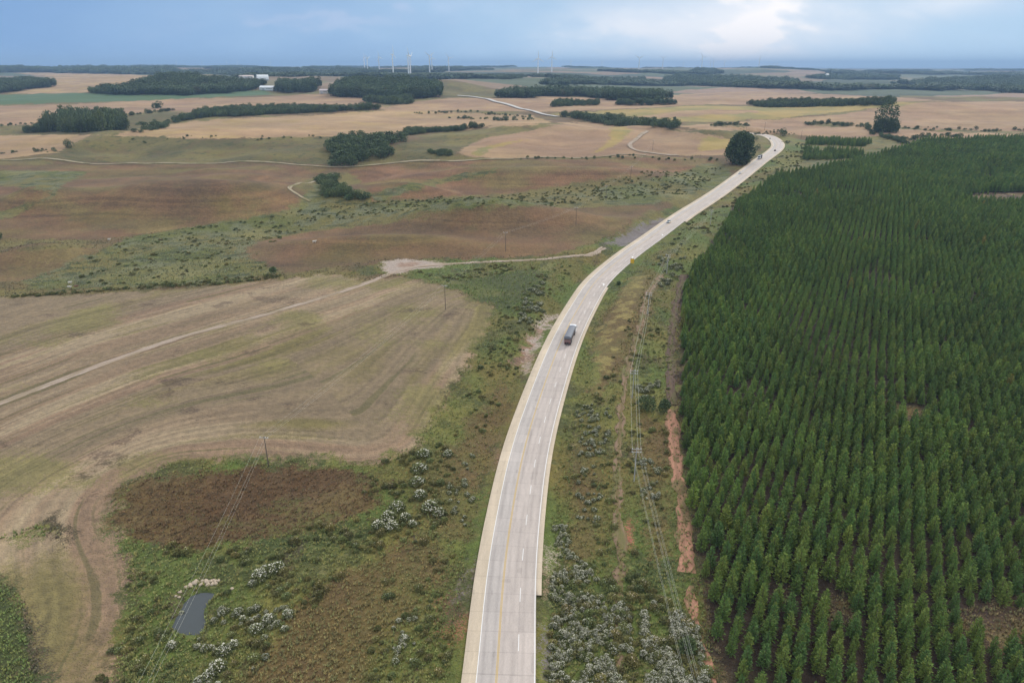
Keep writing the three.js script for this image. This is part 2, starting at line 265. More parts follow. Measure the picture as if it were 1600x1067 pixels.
function paint(kind, x, z, res) {
  const jt = res < 2.2 ? (vn(x / 0.55 + 300, z / 0.55) + vn(x / 0.24 + 90, z / 0.24) - 1) * 0.16 : (vn(x / (res * 1.3) + 300, z / (res * 1.3)) - 0.5) * 0.2;
  const nL = fbm(x / 46 + 11, z / 46 + 3, 4) + jt * 0.6, nM = fbm(x / 9 + 5, z / 9 + 31, 4) + jt, nF = res < 2.2 ? vn(x / 1.3, z / 1.3) * 0.6 + vn(x / 0.45 + 9, z / 0.45) * 0.4 : vn(x / (res * 1.5), z / (res * 1.5));
  const g = (nF - 0.5);
  let c;
  switch (kind) {
    case 'stubble': {
      const [d1, a1] = segDist(trackLine, x, z), [, a2] = segDist(edgeLine, x, z); let q4 = 0; for (const e of edgePts) { const d = (x - e[0]) ** 2 + (z - e[1]) ** 2 + 4; q4 += 1 / (d * d); } const d2 = 1.5 / Math.sqrt(Math.sqrt(q4));
      const k = sstep(-45, 60, d2 - d1 * 0.85), s = mix(d2, 96 - d1, k), al = mix(420 - a2, a1, k);
      const w = (nM - 0.5) * 1.6, st = vn((s + w) / 2.6, al / 55) * 0.5 + vn((s + w) / 7.5 + 40, al / 110) * 0.5, st2 = vn((s + w * 0.6) / 0.8, al / 30);
      c = L3(P.pinktan, [168, 148, 118], sstep(0.38, 0.66, st));
      c = L3(c, P.greytan, sstep(0.45, 0.8, vn(s / 16, al / 160 + 7)));
      c = L3(c, P.oliv, sstep(0.52, 0.7, nL * 0.6 + st * 0.4) * 0.75);
      c = L3(c, P.yolive, sstep(0.6, 0.75, fbm(x / 30 + 70, z / 22, 3) + jt) * 0.7);
      c = L3(c, P.dkolive, sstep(0.62, 0.76, st2 * 0.5 + (1 - st) * 0.5) * 0.6);
      c = L3(c, P.dearth, sstep(0.74, 0.86, fbm(x / 14 + 170, z / 8, 3) + jt) * 0.5);
      return c.map((v) => v * (0.95 + g * 0.22 + (st2 - 0.5) * 0.22));
    }
    case 'wheat': case 'pinkfield': {
      c = kind === 'wheat' ? L3(P.wheat, P.yellow, sstep(0.5, 0.8, nL) * 0.5) : L3(P.wheat2, P.wheat, sstep(0.3, 0.75, nL));
      c = L3(c, P.wheat2, sstep(0.55, 0.8, vn(x / 90, z / 7)) * 0.5);
      return c.map((v) => v * (1 + g * 0.12 + (nM - 0.5) * 0.12 + (vn(hNat(x, z) * 0.7 + 50, x / 200) - 0.5) * 0.12 + (fbm(x / 70 + 17, z / 40, 3) - 0.5) * 0.22));
    }
    case 'yellow': c = L3(P.yellow, P.yolive, sstep(0.35, 0.75, nL)); return c.map((v) => v * (1 + g * 0.1 + (nM - 0.5) * 0.12));
    case 'green': c = L3(P.field, P.green, nL * 0.6); return c.map((v) => v * (1 + g * 0.08));
    case 'olive': c = L3(P.oliv, P.dkolive, sstep(0.35, 0.65, nL) * 0.7); c = L3(c, P.brown, sstep(0.5, 0.7, nM) * 0.4); c = L3(c, P.dkgreen, sstep(0.66, 0.8, fbm(x / 5, z / 5, 2) + jt) * 0.5); return c.map((v) => v * (1 + g * 0.2));
    case 'brown': case 'brownlight': {
      c = L3(kind === 'brown' ? P.brown : P.rbrown, P.obrown, sstep(0.4, 0.72, nL));
      c = L3(c, P.rbrown, sstep(0.42, 0.62, fbm(x / 24 + 90, z / 24, 3) + jt) * 0.6);
      c = L3(c, P.oliv, sstep(0.56, 0.72, fbm(x / 60 + 50, z / 34, 3) + jt) * 0.6);
      c = L3(c, P.dkolive, sstep(0.62, 0.78, nM) * 0.35);
      return c.map((v) => v * (1.05 + g * 0.3 + (nM - 0.5) * 0.26 + (vn(hNat(x, z) * 1.1, x / 140 + z / 160) - 0.5) * 0.22 + (fbm(x / 28 + 7, z / 20, 3) - 0.5) * 0.3));
    }
    case 'meadow': {
      c = L3(P.oliv, P.green, sstep(0.35, 0.65, nL) * 0.8);
      c = L3(c, P.grey, sstep(0.46, 0.66, nM) * 0.8); c = L3(c, P.dkgreen, sstep(0.55, 0.72, fbm(x / 7 + 20, z / 3.4, 3) + jt) * 0.65);
      c = L3(c, P.yolive, sstep(0.6, 0.75, fbm(x / 33 + 20, z / 33, 2) + jt) * 0.6);
      return c.map((v) => v * (1 + g * 0.26));
    }
    case 'grassgreen': c = L3(P.green, P.yolive, sstep(0.35, 0.7, nM) * 0.7); c = L3(c, P.dkgreen, sstep(0.55, 0.75, nL) * 0.6); return c.map((v) => v * (1 + g * 0.3));
    case 'verge': {
      c = L3([116, 112, 54], [90, 104, 44], sstep(0.36, 0.58, nL)); c = L3(c, [116, 96, 50], sstep(0.46, 0.68, fbm(x / 17 + 60, z / 26, 3) + jt) * 0.6);
      c = L3(c, P.dkgreen, sstep(0.54, 0.74, nM) * 0.55); c = L3(c, P.dearth, sstep(0.7, 0.82, fbm(x / 6 + 9, z / 15 + 44, 3) + jt) * 0.5); c = L3(c, P.straw, sstep(0.76, 0.9, vn(x / 1.1 + 30, z / 1.1)) * sstep(0.45, 0.6, nM) * 0.4);
      return c.map((v) => v * (1 + g * 0.28));
    }
    case 'olivebrown': c = L3(P.obrown, P.oliv, sstep(0.35, 0.65, nL) * 0.8); c = L3(c, P.brown, sstep(0.48, 0.68, nM) * 0.45); c = L3(c, P.green, sstep(0.5, 0.7, fbm(x / 13 + 33, z / 13, 3) + jt) * 0.5); return c.map((v) => v * (0.98 + g * 0.28));
    case 'darkbrown': c = L3(P.dbrown, P.brown, sstep(0.45, 0.75, nM) * 0.7); c = L3(c, P.oliv, sstep(0.5, 0.68, nL) * 0.5); c = L3(c, P.green, sstep(0.54, 0.74, fbm(x / 11 + 13, z / 9, 3) + jt) * 0.55); return c.map((v) => v * (1 + g * 0.3));
    case 'darkearth': c = L3(P.dearth, P.dkolive, nM * 0.8); return c.map((v) => v * (1 + g * 0.3));
    case 'earth': c = L3(P.earth, P.dearth, sstep(0.5, 0.75, nM) * 0.7); return c.map((v) => v * (1 + g * 0.2));
    case 'straw': c = L3(P.obrown, P.oliv, sstep(0.4, 0.6, nL)); c = L3(c, [160, 146, 86], sstep(0.46, 0.6, fbm(x / 3.5, z / 3.5, 3) + jt) * 0.65); return c.map((v) => v * (1 + g * 0.3));
    case 'greygravel': c = L3([126, 118, 116], P.dearth, sstep(0.5, 0.75, nM) * 0.5); return c.map((v) => v * (1 + g * 0.2));
    case 'gravel': c = L3([176, 160, 148], P.earth, sstep(0.45, 0.75, nM) * 0.7); return c.map((v) => v * (1 + g * 0.16));
    case 'reddirt': c = L3([160, 104, 80], P.dearth, sstep(0.5, 0.75, nM) * 0.7); return c.map((v) => v * (1 + g * 0.2));
    case 'pinefloor': c = L3(P.needle, P.dkolive, sstep(0.5, 0.75, nM) * 0.5); return c.map((v) => v * (1 + g * 0.3));
    case 'clearing': c = L3(P.dearth, P.obrown, sstep(0.35, 0.65, nM)); c = L3(c, P.straw, sstep(0.62, 0.8, fbm(x / 3, z / 3, 2) + jt) * 0.6); return c.map((v) => v * (1 + g * 0.3));
    case 'far': c = farCols[farCell(x, z)]; return c.map((v) => v * (1 + (nL - 0.5) * 0.2 + g * 0.12));
    default: c = L3(P.oliv, P.brown, sstep(0.4, 0.62, nL)); c = L3(c, P.dkolive, sstep(0.5, 0.72, nM) * 0.5); return c.map((v) => v * (1 + g * 0.24));
  }
}
const GAIN = 0.92;
function tileTexture(x0, x1, g0, g1, W, H) {
  // rasterise outlines into a map of kinds, then colour each texel by its kind with ragged borders
  const id = new Uint8Array(W * H), sx = (x1 - x0) / W, sz = (g1 - g0) / H;
  for (const p of polys) {
    if (p.maxx < x0 || p.minx > x1 || -p.minz < g0 || -p.maxz > g1) continue;
    for (let j = 0; j < H; j++) {
      const z = -(g0 + (j + 0.5) * sz); if (z < p.minz || z > p.maxz) continue;
      const xs = []; const w = p.w;
      for (let a = 0, b = w.length - 1; a < w.length; b = a++) { const za = w[a][1], zb = w[b][1]; if ((za > z) !== (zb > z)) xs.push((w[b][0] - w[a][0]) * (z - za) / (zb - za) + w[a][0]); }
      xs.sort((m, n) => m - n);
      for (let k = 0; k + 1 < xs.length; k += 2) { const i0 = Math.max(0, Math.ceil((xs[k] - x0) / sx - 0.5)), i1 = Math.min(W - 1, Math.floor((xs[k + 1] - x0) / sx - 0.5)); for (let i = i0; i <= i1; i++) id[j * W + i] = p.id; }
    }
  }
  const data = new Uint8Array(W * H * 4), res = Math.max(sx, sz);
  for (let j = 0; j < H; j++) for (let i = 0; i < W; i++) {
    const x = x0 + (i + 0.5) * sx, g = g0 + (j + 0.5) * sz, z = -g;
    const wob = g > 900 ? 14 : 5, a = g > 900 ? 9 : 3.2;
    const wx = x + (vn(x / wob + 7, z / wob) - 0.5) * a * 2 + (vn(x / (wob * 0.2), z / (wob * 0.2)) - 0.5) * a * 0.9 + (PERM[(i * 7919 + j * 104729) & 65535] - 0.5) * (g > 900 ? 8 : 3.4), wz = z + (vn(x / wob + 70, z / wob) - 0.5) * a * 2 + (vn(x / (wob * 0.2) + 55, z / (wob * 0.2)) - 0.5) * a * 0.9 + (PERM[(i * 5443 + j * 31337 + 999) & 65535] - 0.5) * (g > 900 ? 8 : 3.4);
    const ii = Math.floor((wx - x0) / sx), jj = Math.floor((-wz - g0) / sz);
    const k = id[clamp(jj, 0, H - 1) * W + clamp(ii, 0, W - 1)];
    const c = paint(k ? names[k] : g > 1750 + (vn(x / 200, z / 200) - 0.5) * 300 ? 'far' : 'pasture', x, z, res), o = (j * W + i) * 4;
    data[o] = clamp(c[0] * GAIN, 0, 255); data[o + 1] = clamp(c[1] * GAIN, 0, 255); data[o + 2] = clamp(c[2] * GAIN, 0, 255); data[o + 3] = 255;
  }
  const t = new THREE.DataTexture(data, W, H, THREE.RGBAFormat); t.colorSpace = THREE.SRGBColorSpace; t.magFilter = THREE.LinearFilter; t.needsUpdate = true; return t;
}
const bumpTex = (() => { const N = 512, d = new Uint8Array(N * N * 4); const per = (x, y, n) => { const xi = Math.floor(x), yi = Math.floor(y); let fx = x - xi, fy = y - yi; fx *= fx * (3 - 2 * fx); fy *= fy * (3 - 2 * fy); const h = (a, b) => PERM[(((a % n) + n) % n * 7919 + ((b % n) + n) % n * 104729 + n * 31) & 65535]; return mix(mix(h(xi, yi), h(xi + 1, yi), fx), mix(h(xi, yi + 1), h(xi + 1, yi + 1), fx), fy); };
  for (let j = 0; j < N; j++) for (let i = 0; i < N; i++) { const v = 255 * (0.45 * per(i / N * 16, j / N * 16, 16) + 0.35 * per(i / N * 48, j / N * 48, 48) + 0.2 * per(i / N * 120, j / N * 120, 120)), o = (j * N + i) * 4; d[o] = d[o + 1] = d[o + 2] = v; d[o + 3] = 255; }
  const t = new THREE.DataTexture(d, N, N, THREE.RGBAFormat); t.wrapS = t.wrapT = THREE.RepeatWrapping; t.magFilter = THREE.LinearFilter; t.repeat.set(1 / 14, 1 / 14); t.needsUpdate = true; return t; })();
function sheet(x0, x1, g0, g1, step, fn, skirt = 3) {
  const nx = Math.ceil((x1 - x0) / step), ng = Math.ceil((g1 - g0) / step), pos = [], uv = [], idx = [];
  for (let j = -1; j <= ng + 1; j++) for (let i = -1; i <= nx + 1; i++) {
    const ci = clamp(i, 0, nx), cj = clamp(j, 0, ng), x = mix(x0, x1, ci / nx), g = mix(g0, g1, cj / ng), out = ci !== i || cj !== j;
    pos.push(x, fn(x, -g) - (out ? skirt : 0), -g); uv.push(x, g);
  }
  const w = nx + 3;
  for (let j = 0; j < ng + 2; j++) for (let i = 0; i < nx + 2; i++) { const a = j * w + i; idx.push(a, a + 1, a + w + 1, a, a + w + 1, a + w); }
  const geo = new THREE.BufferGeometry(); geo.setAttribute('position', new THREE.Float32BufferAttribute(pos, 3)); geo.setAttribute('uv', new THREE.Float32BufferAttribute(uv, 2)); geo.setIndex(idx);
  const nor = new Float32Array(pos.length), e = step * 0.6;
  for (let k = 0; k < pos.length; k += 3) { const x = pos[k], z = pos[k + 2], a = (fn(x - e, z) - fn(x + e, z)) / (2 * e), b = (fn(x, z - e) - fn(x, z + e)) / (2 * e), L = Math.hypot(a, 1, b); nor[k] = a / L; nor[k + 1] = 1 / L; nor[k + 2] = b / L; }
  geo.setAttribute('normal', new THREE.BufferAttribute(nor, 3)); return geo;
}
const ground = base('ground', [0, 0, 0]); tag(ground, 'rolling farmland of stubble, brown pasture and green verges', 'ground', null, 'structure');
const bands = [[60, 190, 200, 1.0, 2048, 1024], [190, 400, 380, 2, 2048, 1024], [400, 800, 720, 4, 2048, 1024], [800, 1800, 1600, 8, 2048, 1024], [1800, 5000, 4200, 25, 2048, 1024], [5000, 26000, 20000, 160, 2048, 1024]];
for (const [g0, g1, hw, step, W, H] of bands) {
  const t = tileTexture(-hw, hw, g0, g1, W, H); t.repeat.set(1 / (2 * hw), 1 / (g1 - g0)); t.offset.set(0.5, -g0 / (g1 - g0));
  const m = new THREE.MeshStandardMaterial({ map: t, roughness: 1 }); if (g0 < 500) { m.bumpMap = bumpTex; m.bumpScale = 0.5; }
  part('ground_sheet', sheet(-hw, hw, g0, g1, step, hAt), m, ground);
  console.log('band', g0);
}
{
  const W = 256, d = new Uint8Array(W * W * 4); for (let j = 0; j < W; j++) for (let i = 0; i < W; i++) { const c = paint('pasture', i * 1.5, j * 1.5, 1.5), o = (j * W + i) * 4; for (let k = 0; k < 3; k++) d[o + k] = clamp(c[k] * GAIN, 0, 255); d[o + 3] = 255; }
  const t = new THREE.DataTexture(d, W, W, THREE.RGBAFormat); t.colorSpace = THREE.SRGBColorSpace; t.wrapS = t.wrapT = THREE.MirroredRepeatWrapping; t.magFilter = THREE.LinearFilter; t.repeat.set(1 / 384, 1 / 384); t.needsUpdate = true;
  const m = new THREE.MeshStandardMaterial({ map: t, roughness: 1 });
  part('ground_sheet', sheet(-1600, 1600, -1500, 60, 20, hAt), m, ground);
  for (const [g0, g1, hw] of bands.slice(0, 3)) for (const s of [-1, 1]) part('ground_sheet', sheet(Math.min(s * hw, s * 1600), Math.max(s * hw, s * 1600), g0, g1, 14, hAt), m, ground);
}
console.log('ground done');
// ------------------------------------------------------------------ highway
function ribbon(pts, a, b, lift, { jag = 0, skirt = 0, seed = 0, cross = 1, drape = false } = {}) {
  const pos = [], uv = [], idx = [], row = cross + 1 + (skirt ? 2 : 0);
  pts.forEach((p, i) => {
    const ja = jag ? (vn(p.s / 3.1 + seed, 5) - 0.5) * 2 * jag + (vn(p.s / 0.9 + seed, 9) - 0.5) * jag : 0, jb = jag ? (vn(p.s / 3.3 + seed, 25) - 0.5) * 2 * jag + (vn(p.s / 0.8 + seed, 19) - 0.5) * jag : 0;
    for (let k = skirt ? -1 : 0; k <= cross + (skirt ? 1 : 0); k++) {
      const o = mix(a + ja, b + jb, clamp(k / cross)), x = p.x + p.nx * o, z = p.z + p.nz * o;
      pos.push(x, (drape ? hAt(x, z) + Math.max(0, -z - 100) * 0.0007 : p.y) + lift - (k < 0 || k > cross ? skirt : 0), z); uv.push(o, p.s);
    }
    if (i) for (let k = 0; k < row - 1; k++) { const q = i * row + k; idx.push(q - row, q, q - row + 1, q, q + 1, q - row + 1); }
  });
  const g = new THREE.BufferGeometry(); g.setAttribute('position', new THREE.Float32BufferAttribute(pos, 3)); g.setAttribute('uv', new THREE.Float32BufferAttribute(uv, 2)); g.setIndex(idx); g.computeVertexNormals(); return g;
}
function concrete(W, H, wm, hm, tint, lanes) {
  const d = new Uint8Array(W * H * 4), r = rng(5 + H + W), slab = []; for (let i = 0; i < 400; i++) slab.push((r() - 0.5) * 0.035 + (r() < 0.05 ? 0.04 : 0));
  for (let j = 0; j < H; j++) for (let i = 0; i < W; i++) {
    const x = i / W * wm, y = j / H * hm, li = lanes ? (x < 3.5 ? 0 : x < 7.1 ? 1 : 2) : 0, sl = Math.floor(y / 5);
    let v = 1 + slab[(sl * 3 + li * 131 + (y > 5 ? 0 : 0)) % 400] + (vn(x * 1.1, y / 9) - 0.5) * 0.07 + (vn(x * 3, y * 0.5) - 0.5) * 0.05 + (vn(x * 9, y * 4) - 0.5) * 0.06;
    if (lanes) for (const tr of [0.95, 2.65, 4.45, 6.15, 8.1, 9.8]) v -= 0.045 * Math.exp(-(((x - tr) / 0.34) ** 2)) * (0.5 + vn(tr * 9, y / 25));
    if (lanes && li === 2) v -= 0.02;
    if (y % 5 < 0.14) v -= 0.09; if (lanes && (Math.abs(x - 3.55) < 0.04 || Math.abs(x - 7.2) < 0.04)) v -= 0.08;
    if (vn(x * 0.7 + 8, y * 0.31 + 60) > 0.93) v -= 0.06;
    const bl = lanes && li === 0 ? [0.99, 1.0, 1.01] : [1.005, 1.0, 1.0], o = (j * W + i) * 4;
    for (let k = 0; k < 3; k++) d[o + k] = clamp(tint[k] * bl[k] * v, 0, 255); d[o + 3] = 255;
  }
  const t = new THREE.DataTexture(d, W, H, THREE.RGBAFormat); t.colorSpace = THREE.SRGBColorSpace; t.wrapT = t.wrapS = THREE.RepeatWrapping; t.magFilter = THREE.LinearFilter; t.repeat.set(1 / wm, 1 / hm); t.needsUpdate = true; return t;
}
const laneTex = concrete(512, 2048, 10.5, 250, [175, 165, 158], true), shTex = concrete(64, 2048, 2.6, 250, [184, 170, 150], false);
laneTex.offset.set(4 / 10.5, 0);
const M = {
  lane: new THREE.MeshStandardMaterial({ map: laneTex, roughness: 0.8 }), shoulder: new THREE.MeshStandardMaterial({ map: shTex, roughness: 0.9 }),
  white: mat(col(0.74, 0.74, 0.73), 0.7), yellow: mat(col(0.52, 0.36, 0.12), 0.75),
  wood: mat(col(0.14, 0.11, 0.085), 0.9), conc: mat(col(0.4, 0.39, 0.37), 0.85), metal: mat(col(0.45, 0.46, 0.47), 0.45, { metalness: 0.6 }), steelwhite: mat(col(0.78, 0.78, 0.78), 0.5), tire: mat(col(0.02, 0.02, 0.021), 0.9), glass: mat(col(0.03, 0.04, 0.05), 0.08),
  cable: mat(col(0.52, 0.52, 0.46), 0.5, { metalness: 0.3 }),
};
const highway = base('highway', [0, 0, 0]); tag(highway, 'pale concrete highway curving away past the pine plantation', 'highway', null, 'structure');
const sAt = (px, py) => roadAtPx(px, py).s, cut = (a, b) => roadPts.filter((p) => p.s >= a && p.s <= b);
part('road_lanes', ribbon(roadPts, -4.0, 6.5, 0, { skirt: 0.5, cross: 2 }), M.lane, highway);
part('road_shoulder', ribbon(roadPts, -6.6, -4.0, -0.006, { skirt: 0.5 }), M.shoulder, highway);
part('road_shoulder', ribbon(cut(sAt(790, 925), sAt(940, 450)), 6.5, 7.6, -0.01, { skirt: 0.5 }), M.shoulder, highway);
part('road_shoulder', ribbon(cut(sAt(1053, 345), roadLen), 6.5, 8.2, -0.01, { skirt: 0.5 }), M.shoulder, highway);
part('edge_line', ribbon(roadPts, -4.03, -3.9, 0.012), M.white, highway);
part('edge_line', ribbon(roadPts, 6.22, 6.36, 0.012), M.white, highway);
part('centre_line', ribbon(roadPts, -0.62, -0.5, 0.012), M.yellow, highway);
part('centre_line', ribbon(roadPts, -0.38, -0.26, 0.012), M.yellow, highway);
const roadAt = (s) => { const i = clamp(Math.round(s / roadLen * (roadPts.length - 1)), 1, roadPts.length - 1); return roadPts[i]; };
function roadSlice(s0, s1) { const out = []; for (let s = s0; s <= s1 + 1e-3; s += (s1 - s0) / 4) { const k = roadAt(s), d = s - k.s; out.push({ ...k, x: k.x + k.tx * d, z: k.z + k.tz * d, s }); } return out; }
for (let s = 8; s < 330; s += 12.5) part('lane_dash', ribbon(roadSlice(s, s + 4), 3.2, 3.32, 0.012), M.white, highway);
{ // painted merge arrows
  const sh = new THREE.Shape(); [[-0.2, -3], [0.25, -3], [0.25, -0.6], [-0.5, 0.8], [-0.15, 1.25], [-1.6, 2.1], [-1.7, 0.1], [-1.1, 0.4], [-0.2, -0.9]].forEach(([x, y], i) => i ? sh.lineTo(x, y) : sh.moveTo(x, y));
  const g = new THREE.ShapeGeometry(sh); g.rotateX(-Math.PI / 2);
  for (const [x, y] of [[951, 446], [993, 402], [1035, 368]]) { const k = roadAtPx(x, y), a = part('direction_arrow', g, M.white, highway); a.position.set(k.x + k.nx * 4.6, k.y + 0.015, k.z + k.nz * 4.6); a.rotation.y = Math.atan2(-k.tx, -k.tz); }
}
// other ways
function path(pp, step = 3) {
  const pts = pp.map(([x, y]) => at(x, y)).filter(Boolean), c = new THREE.CatmullRomCurve3(pts, false, 'centripetal'), n = Math.max(8, Math.round(c.getLength() / step)), raw = c.getSpacedPoints(n); let s = 0;
  return raw.map((p, i) => { const a = raw[Math.max(0, i - 1)], b = raw[Math.min(n, i + 1)], tx = b.x - a.x, tz = b.z - a.z, L = Math.hypot(tx, tz); if (i) s += p.distanceTo(raw[i - 1]); return { x: p.x, y: hAt(p.x, p.z), z: p.z, tx: tx / L, tz: tz / L, nx: -tz / L, nz: tx / L, s }; });
}
function dirtTex(c1, c2, c3, seed, wear = 0.8) {
  const W = 128, H = 1024, d = new Uint8Array(W * H * 4);
  for (let j = 0; j < H; j++) for (let i = 0; i < W; i++) {
    const x = i / W * 8, y = j / H * 120, rut = Math.exp(-(((Math.abs(x - 4) - 0.85) / 0.45) ** 2)), n = fbm(x * 0.9 + seed, y * 0.35, 4), f = vn(x * 6, y * 5 + seed);
    let c = L3(c2, c1, sstep(0.3, 0.6, rut * 0.5 + n * 0.6)); c = L3(c, c3, sstep(0.5, 0.7, fbm(x * 0.6 + seed + 40, y * 0.14, 3) + (f - 0.5) * 0.2) * wear); const o = (j * W + i) * 4;
    for (let k = 0; k < 3; k++) d[o + k] = clamp(c[k] * (0.92 + f * 0.16), 0, 255); d[o + 3] = 255;
  }
  const t = new THREE.DataTexture(d, W, H, THREE.RGBAFormat); t.colorSpace = THREE.SRGBColorSpace; t.wrapT = t.wrapS = THREE.RepeatWrapping; t.magFilter = THREE.LinearFilter; t.repeat.set(1 / 8, 1 / 120); t.offset.set(0.5, 0); t.needsUpdate = true; return new THREE.MeshStandardMaterial({ map: t, roughness: 1 });
}
const dirt = { grey: dirtTex([160, 144, 130], [146, 129, 112], [126, 112, 84], 3, 0.5), red: dirtTex([166, 122, 100], [146, 110, 88], [112, 96, 66], 13, 1.0), faint: dirtTex([126, 104, 84], [108, 92, 62], [98, 96, 56], 23), far: dirtTex([150, 138, 118], [140, 128, 96], [110, 102, 66], 33), dark: dirtTex([86, 68, 60], [96, 80, 62], [88, 84, 52], 43), pale: dirtTex([186, 182, 178], [180, 176, 170], [176, 172, 168], 53) };
const way = (name, label, pp, w, m, jag, lift = 0.05, step = 2) => tag(top(name, ribbon(path(pp, step), -w / 2, w / 2, lift, { jag, skirt: 0.4, seed: pp[0][0], cross: 4, drape: true }), m), label, 'track', null, 'structure');
way('dirt_track', 'pale dirt track crossing the stubble field towards the highway', [[-250, 735], [0, 630], [100, 592], [180, 562], [270, 531], [360, 506], [450, 481], [520, 460], [580, 440], [612, 427], [640, 419], [700, 413], [760, 409.5], [850, 405], [915, 399], [945, 387]], 2.7, dirt.grey, 0.45);
way('red_dirt_track', 'bare red earth track along the pine plantation edge', [[1050, 640], [1053, 690], [1060, 750], [1066, 800], [1070, 862], [1074, 895]], 2.9, dirt.red, 0.8, 0.06, 1.5);
way('red_dirt_track', 'red earth track beside the pines at the bottom edge', [[1079, 915], [1086, 955], [1096, 1005], [1112, 1067], [1130, 1140]], 2.0, dirt.red, 0.8, 0.06, 1.5);
way('dirt_track', 'dark narrow earth track hugging the upper plantation edge', [[1068, 430], [1058, 470], [1050, 530], [1048, 590], [1050, 632]], 3, dirt.dark, 0.7, 0.06);
way('dirt_track', 'faint worn track through weeds under the power line', [[1036, 428], [1012, 460], [1001, 510], [984, 560], [974, 620], [968, 690], [965, 760], [968, 840], [970, 900], [967, 960], [962, 1040], [960, 1120]], 2.2, dirt.faint, 0.9, 0.05, 1.5);
way('dirt_track', 'thin farm track along the foot of the olive hill', [[-200, 244], [0, 250], [70, 248], [120, 254], [270, 255.5], [410, 253.5], [520, 261], [560, 260], [640, 252.5], [760, 249], [900, 247.5], [1010, 243]], 3.2, dirt.far, 0.5, 0.25, 4);
way('dirt_track', 'bent pale track climbing the pink dome field', [[1060, 243], [1030, 241], [1000, 237], [986, 231], [985, 225], [998, 215], [1012, 205]], 5, dirt.grey, 0.5, 0.3, 4);
way('dirt_track', 'short yellowish track bending beside the gully trees', [[484, 315], [466, 305], [452, 295], [470, 286], [520, 272]], 2.4, dirt.far, 0.4, 0.2, 3);
way('highway_distant', 'far stretch of pale highway crossing the pink fields', [[872, 183], [845, 178], [812, 170], [790, 163], [770, 158], [740, 152], [715, 150]], 9, dirt.pale, 0, 0.6, 12).name = 'distant_highway';

// pond
{
  const sh = new THREE.Shape(), cx = pond.reduce((a, p) => a + p[0], 0) / pond.length, cz = pond.reduce((a, p) => a + p[1], 0) / pond.length;
  const c = new THREE.CatmullRomCurve3(pond.map(([x, z]) => new THREE.Vector3((x - cx) * 1.06, 0, (z - cz) * 1.06)), true).getPoints(60);
  c.forEach((p, i) => i ? sh.lineTo(p.x, -p.z) : sh.moveTo(p.x, -p.z)); const g = new THREE.ShapeGeometry(sh); g.rotateX(-Math.PI / 2);
  const w = top('pond_water', g, new THREE.MeshPhysicalMaterial({ color: col(0.055, 0.065, 0.07), roughness: 0.12, ior: 1.33 })); w.position.set(cx, pondY - 0.02, cz); tag(w, 'small grey blue pond in the rough green hollow', 'pond', null, 'structure');
}

// ------------------------------------------------------------------ plants
class Kites {                                                          // collects small leaf faces
  constructor() { this.p = []; this.c = []; this.i = []; }
  add(o, dir, side, len, wid, c) {
    const n = this.p.length / 3, m = 0.45;
    this.p.push(o.x, o.y, o.z, o.x + dir.x * len * m + side.x * wid, o.y + dir.y * len * m + side.y * wid, o.z + dir.z * len * m + side.z * wid, o.x + dir.x * len, o.y + dir.y * len, o.z + dir.z * len, o.x + dir.x * len * m - side.x * wid, o.y + dir.y * len * m - side.y * wid, o.z + dir.z * len * m - side.z * wid);
    for (let k = 0; k < 4; k++) this.c.push(...c); this.i.push(n, n + 1, n + 2, n, n + 2, n + 3);
  }
  geo() { const g = new THREE.BufferGeometry(); g.setAttribute('position', new THREE.Float32BufferAttribute(this.p, 3)); g.setAttribute('color', new THREE.Float32BufferAttribute(this.c, 3)); g.setIndex(this.i); g.computeVertexNormals(); return g; }
}
const V = (x, y, z) => new THREE.Vector3(x, y, z);
const rdir = (r) => { const a = r() * 6.283, z = r() * 2 - 1, q = Math.sqrt(1 - z * z); return V(q * Math.cos(a), z, q * Math.sin(a)); };
const leafMat = (c) => new THREE.MeshStandardMaterial({ color: c, vertexColors: true, roughness: 0.85, side: THREE.DoubleSide });
function trunkGeo(h, r0, r1, seed, lean = 0.1) {
  const r = rng(seed), c = new THREE.CatmullRomCurve3([V(0, -0.3, 0), V((r() - 0.5) * lean * h, h * 0.5, (r() - 0.5) * lean * h), V(0, h, 0)]), g = new THREE.TubeGeometry(c, 5, 1, 6), p = g.attributes.position;
  for (let k = 0; k < p.count; k++) { const row = Math.floor(k / 7), t = row / 5, ctr = c.getPointAt(t), R0 = mix(r0, r1, t); p.setXYZ(k, ctr.x + (p.getX(k) - ctr.x) * R0, ctr.y + (p.getY(k) - ctr.y) * R0, ctr.z + (p.getZ(k) - ctr.z) * R0); }
  g.computeVertexNormals(); return g;
}
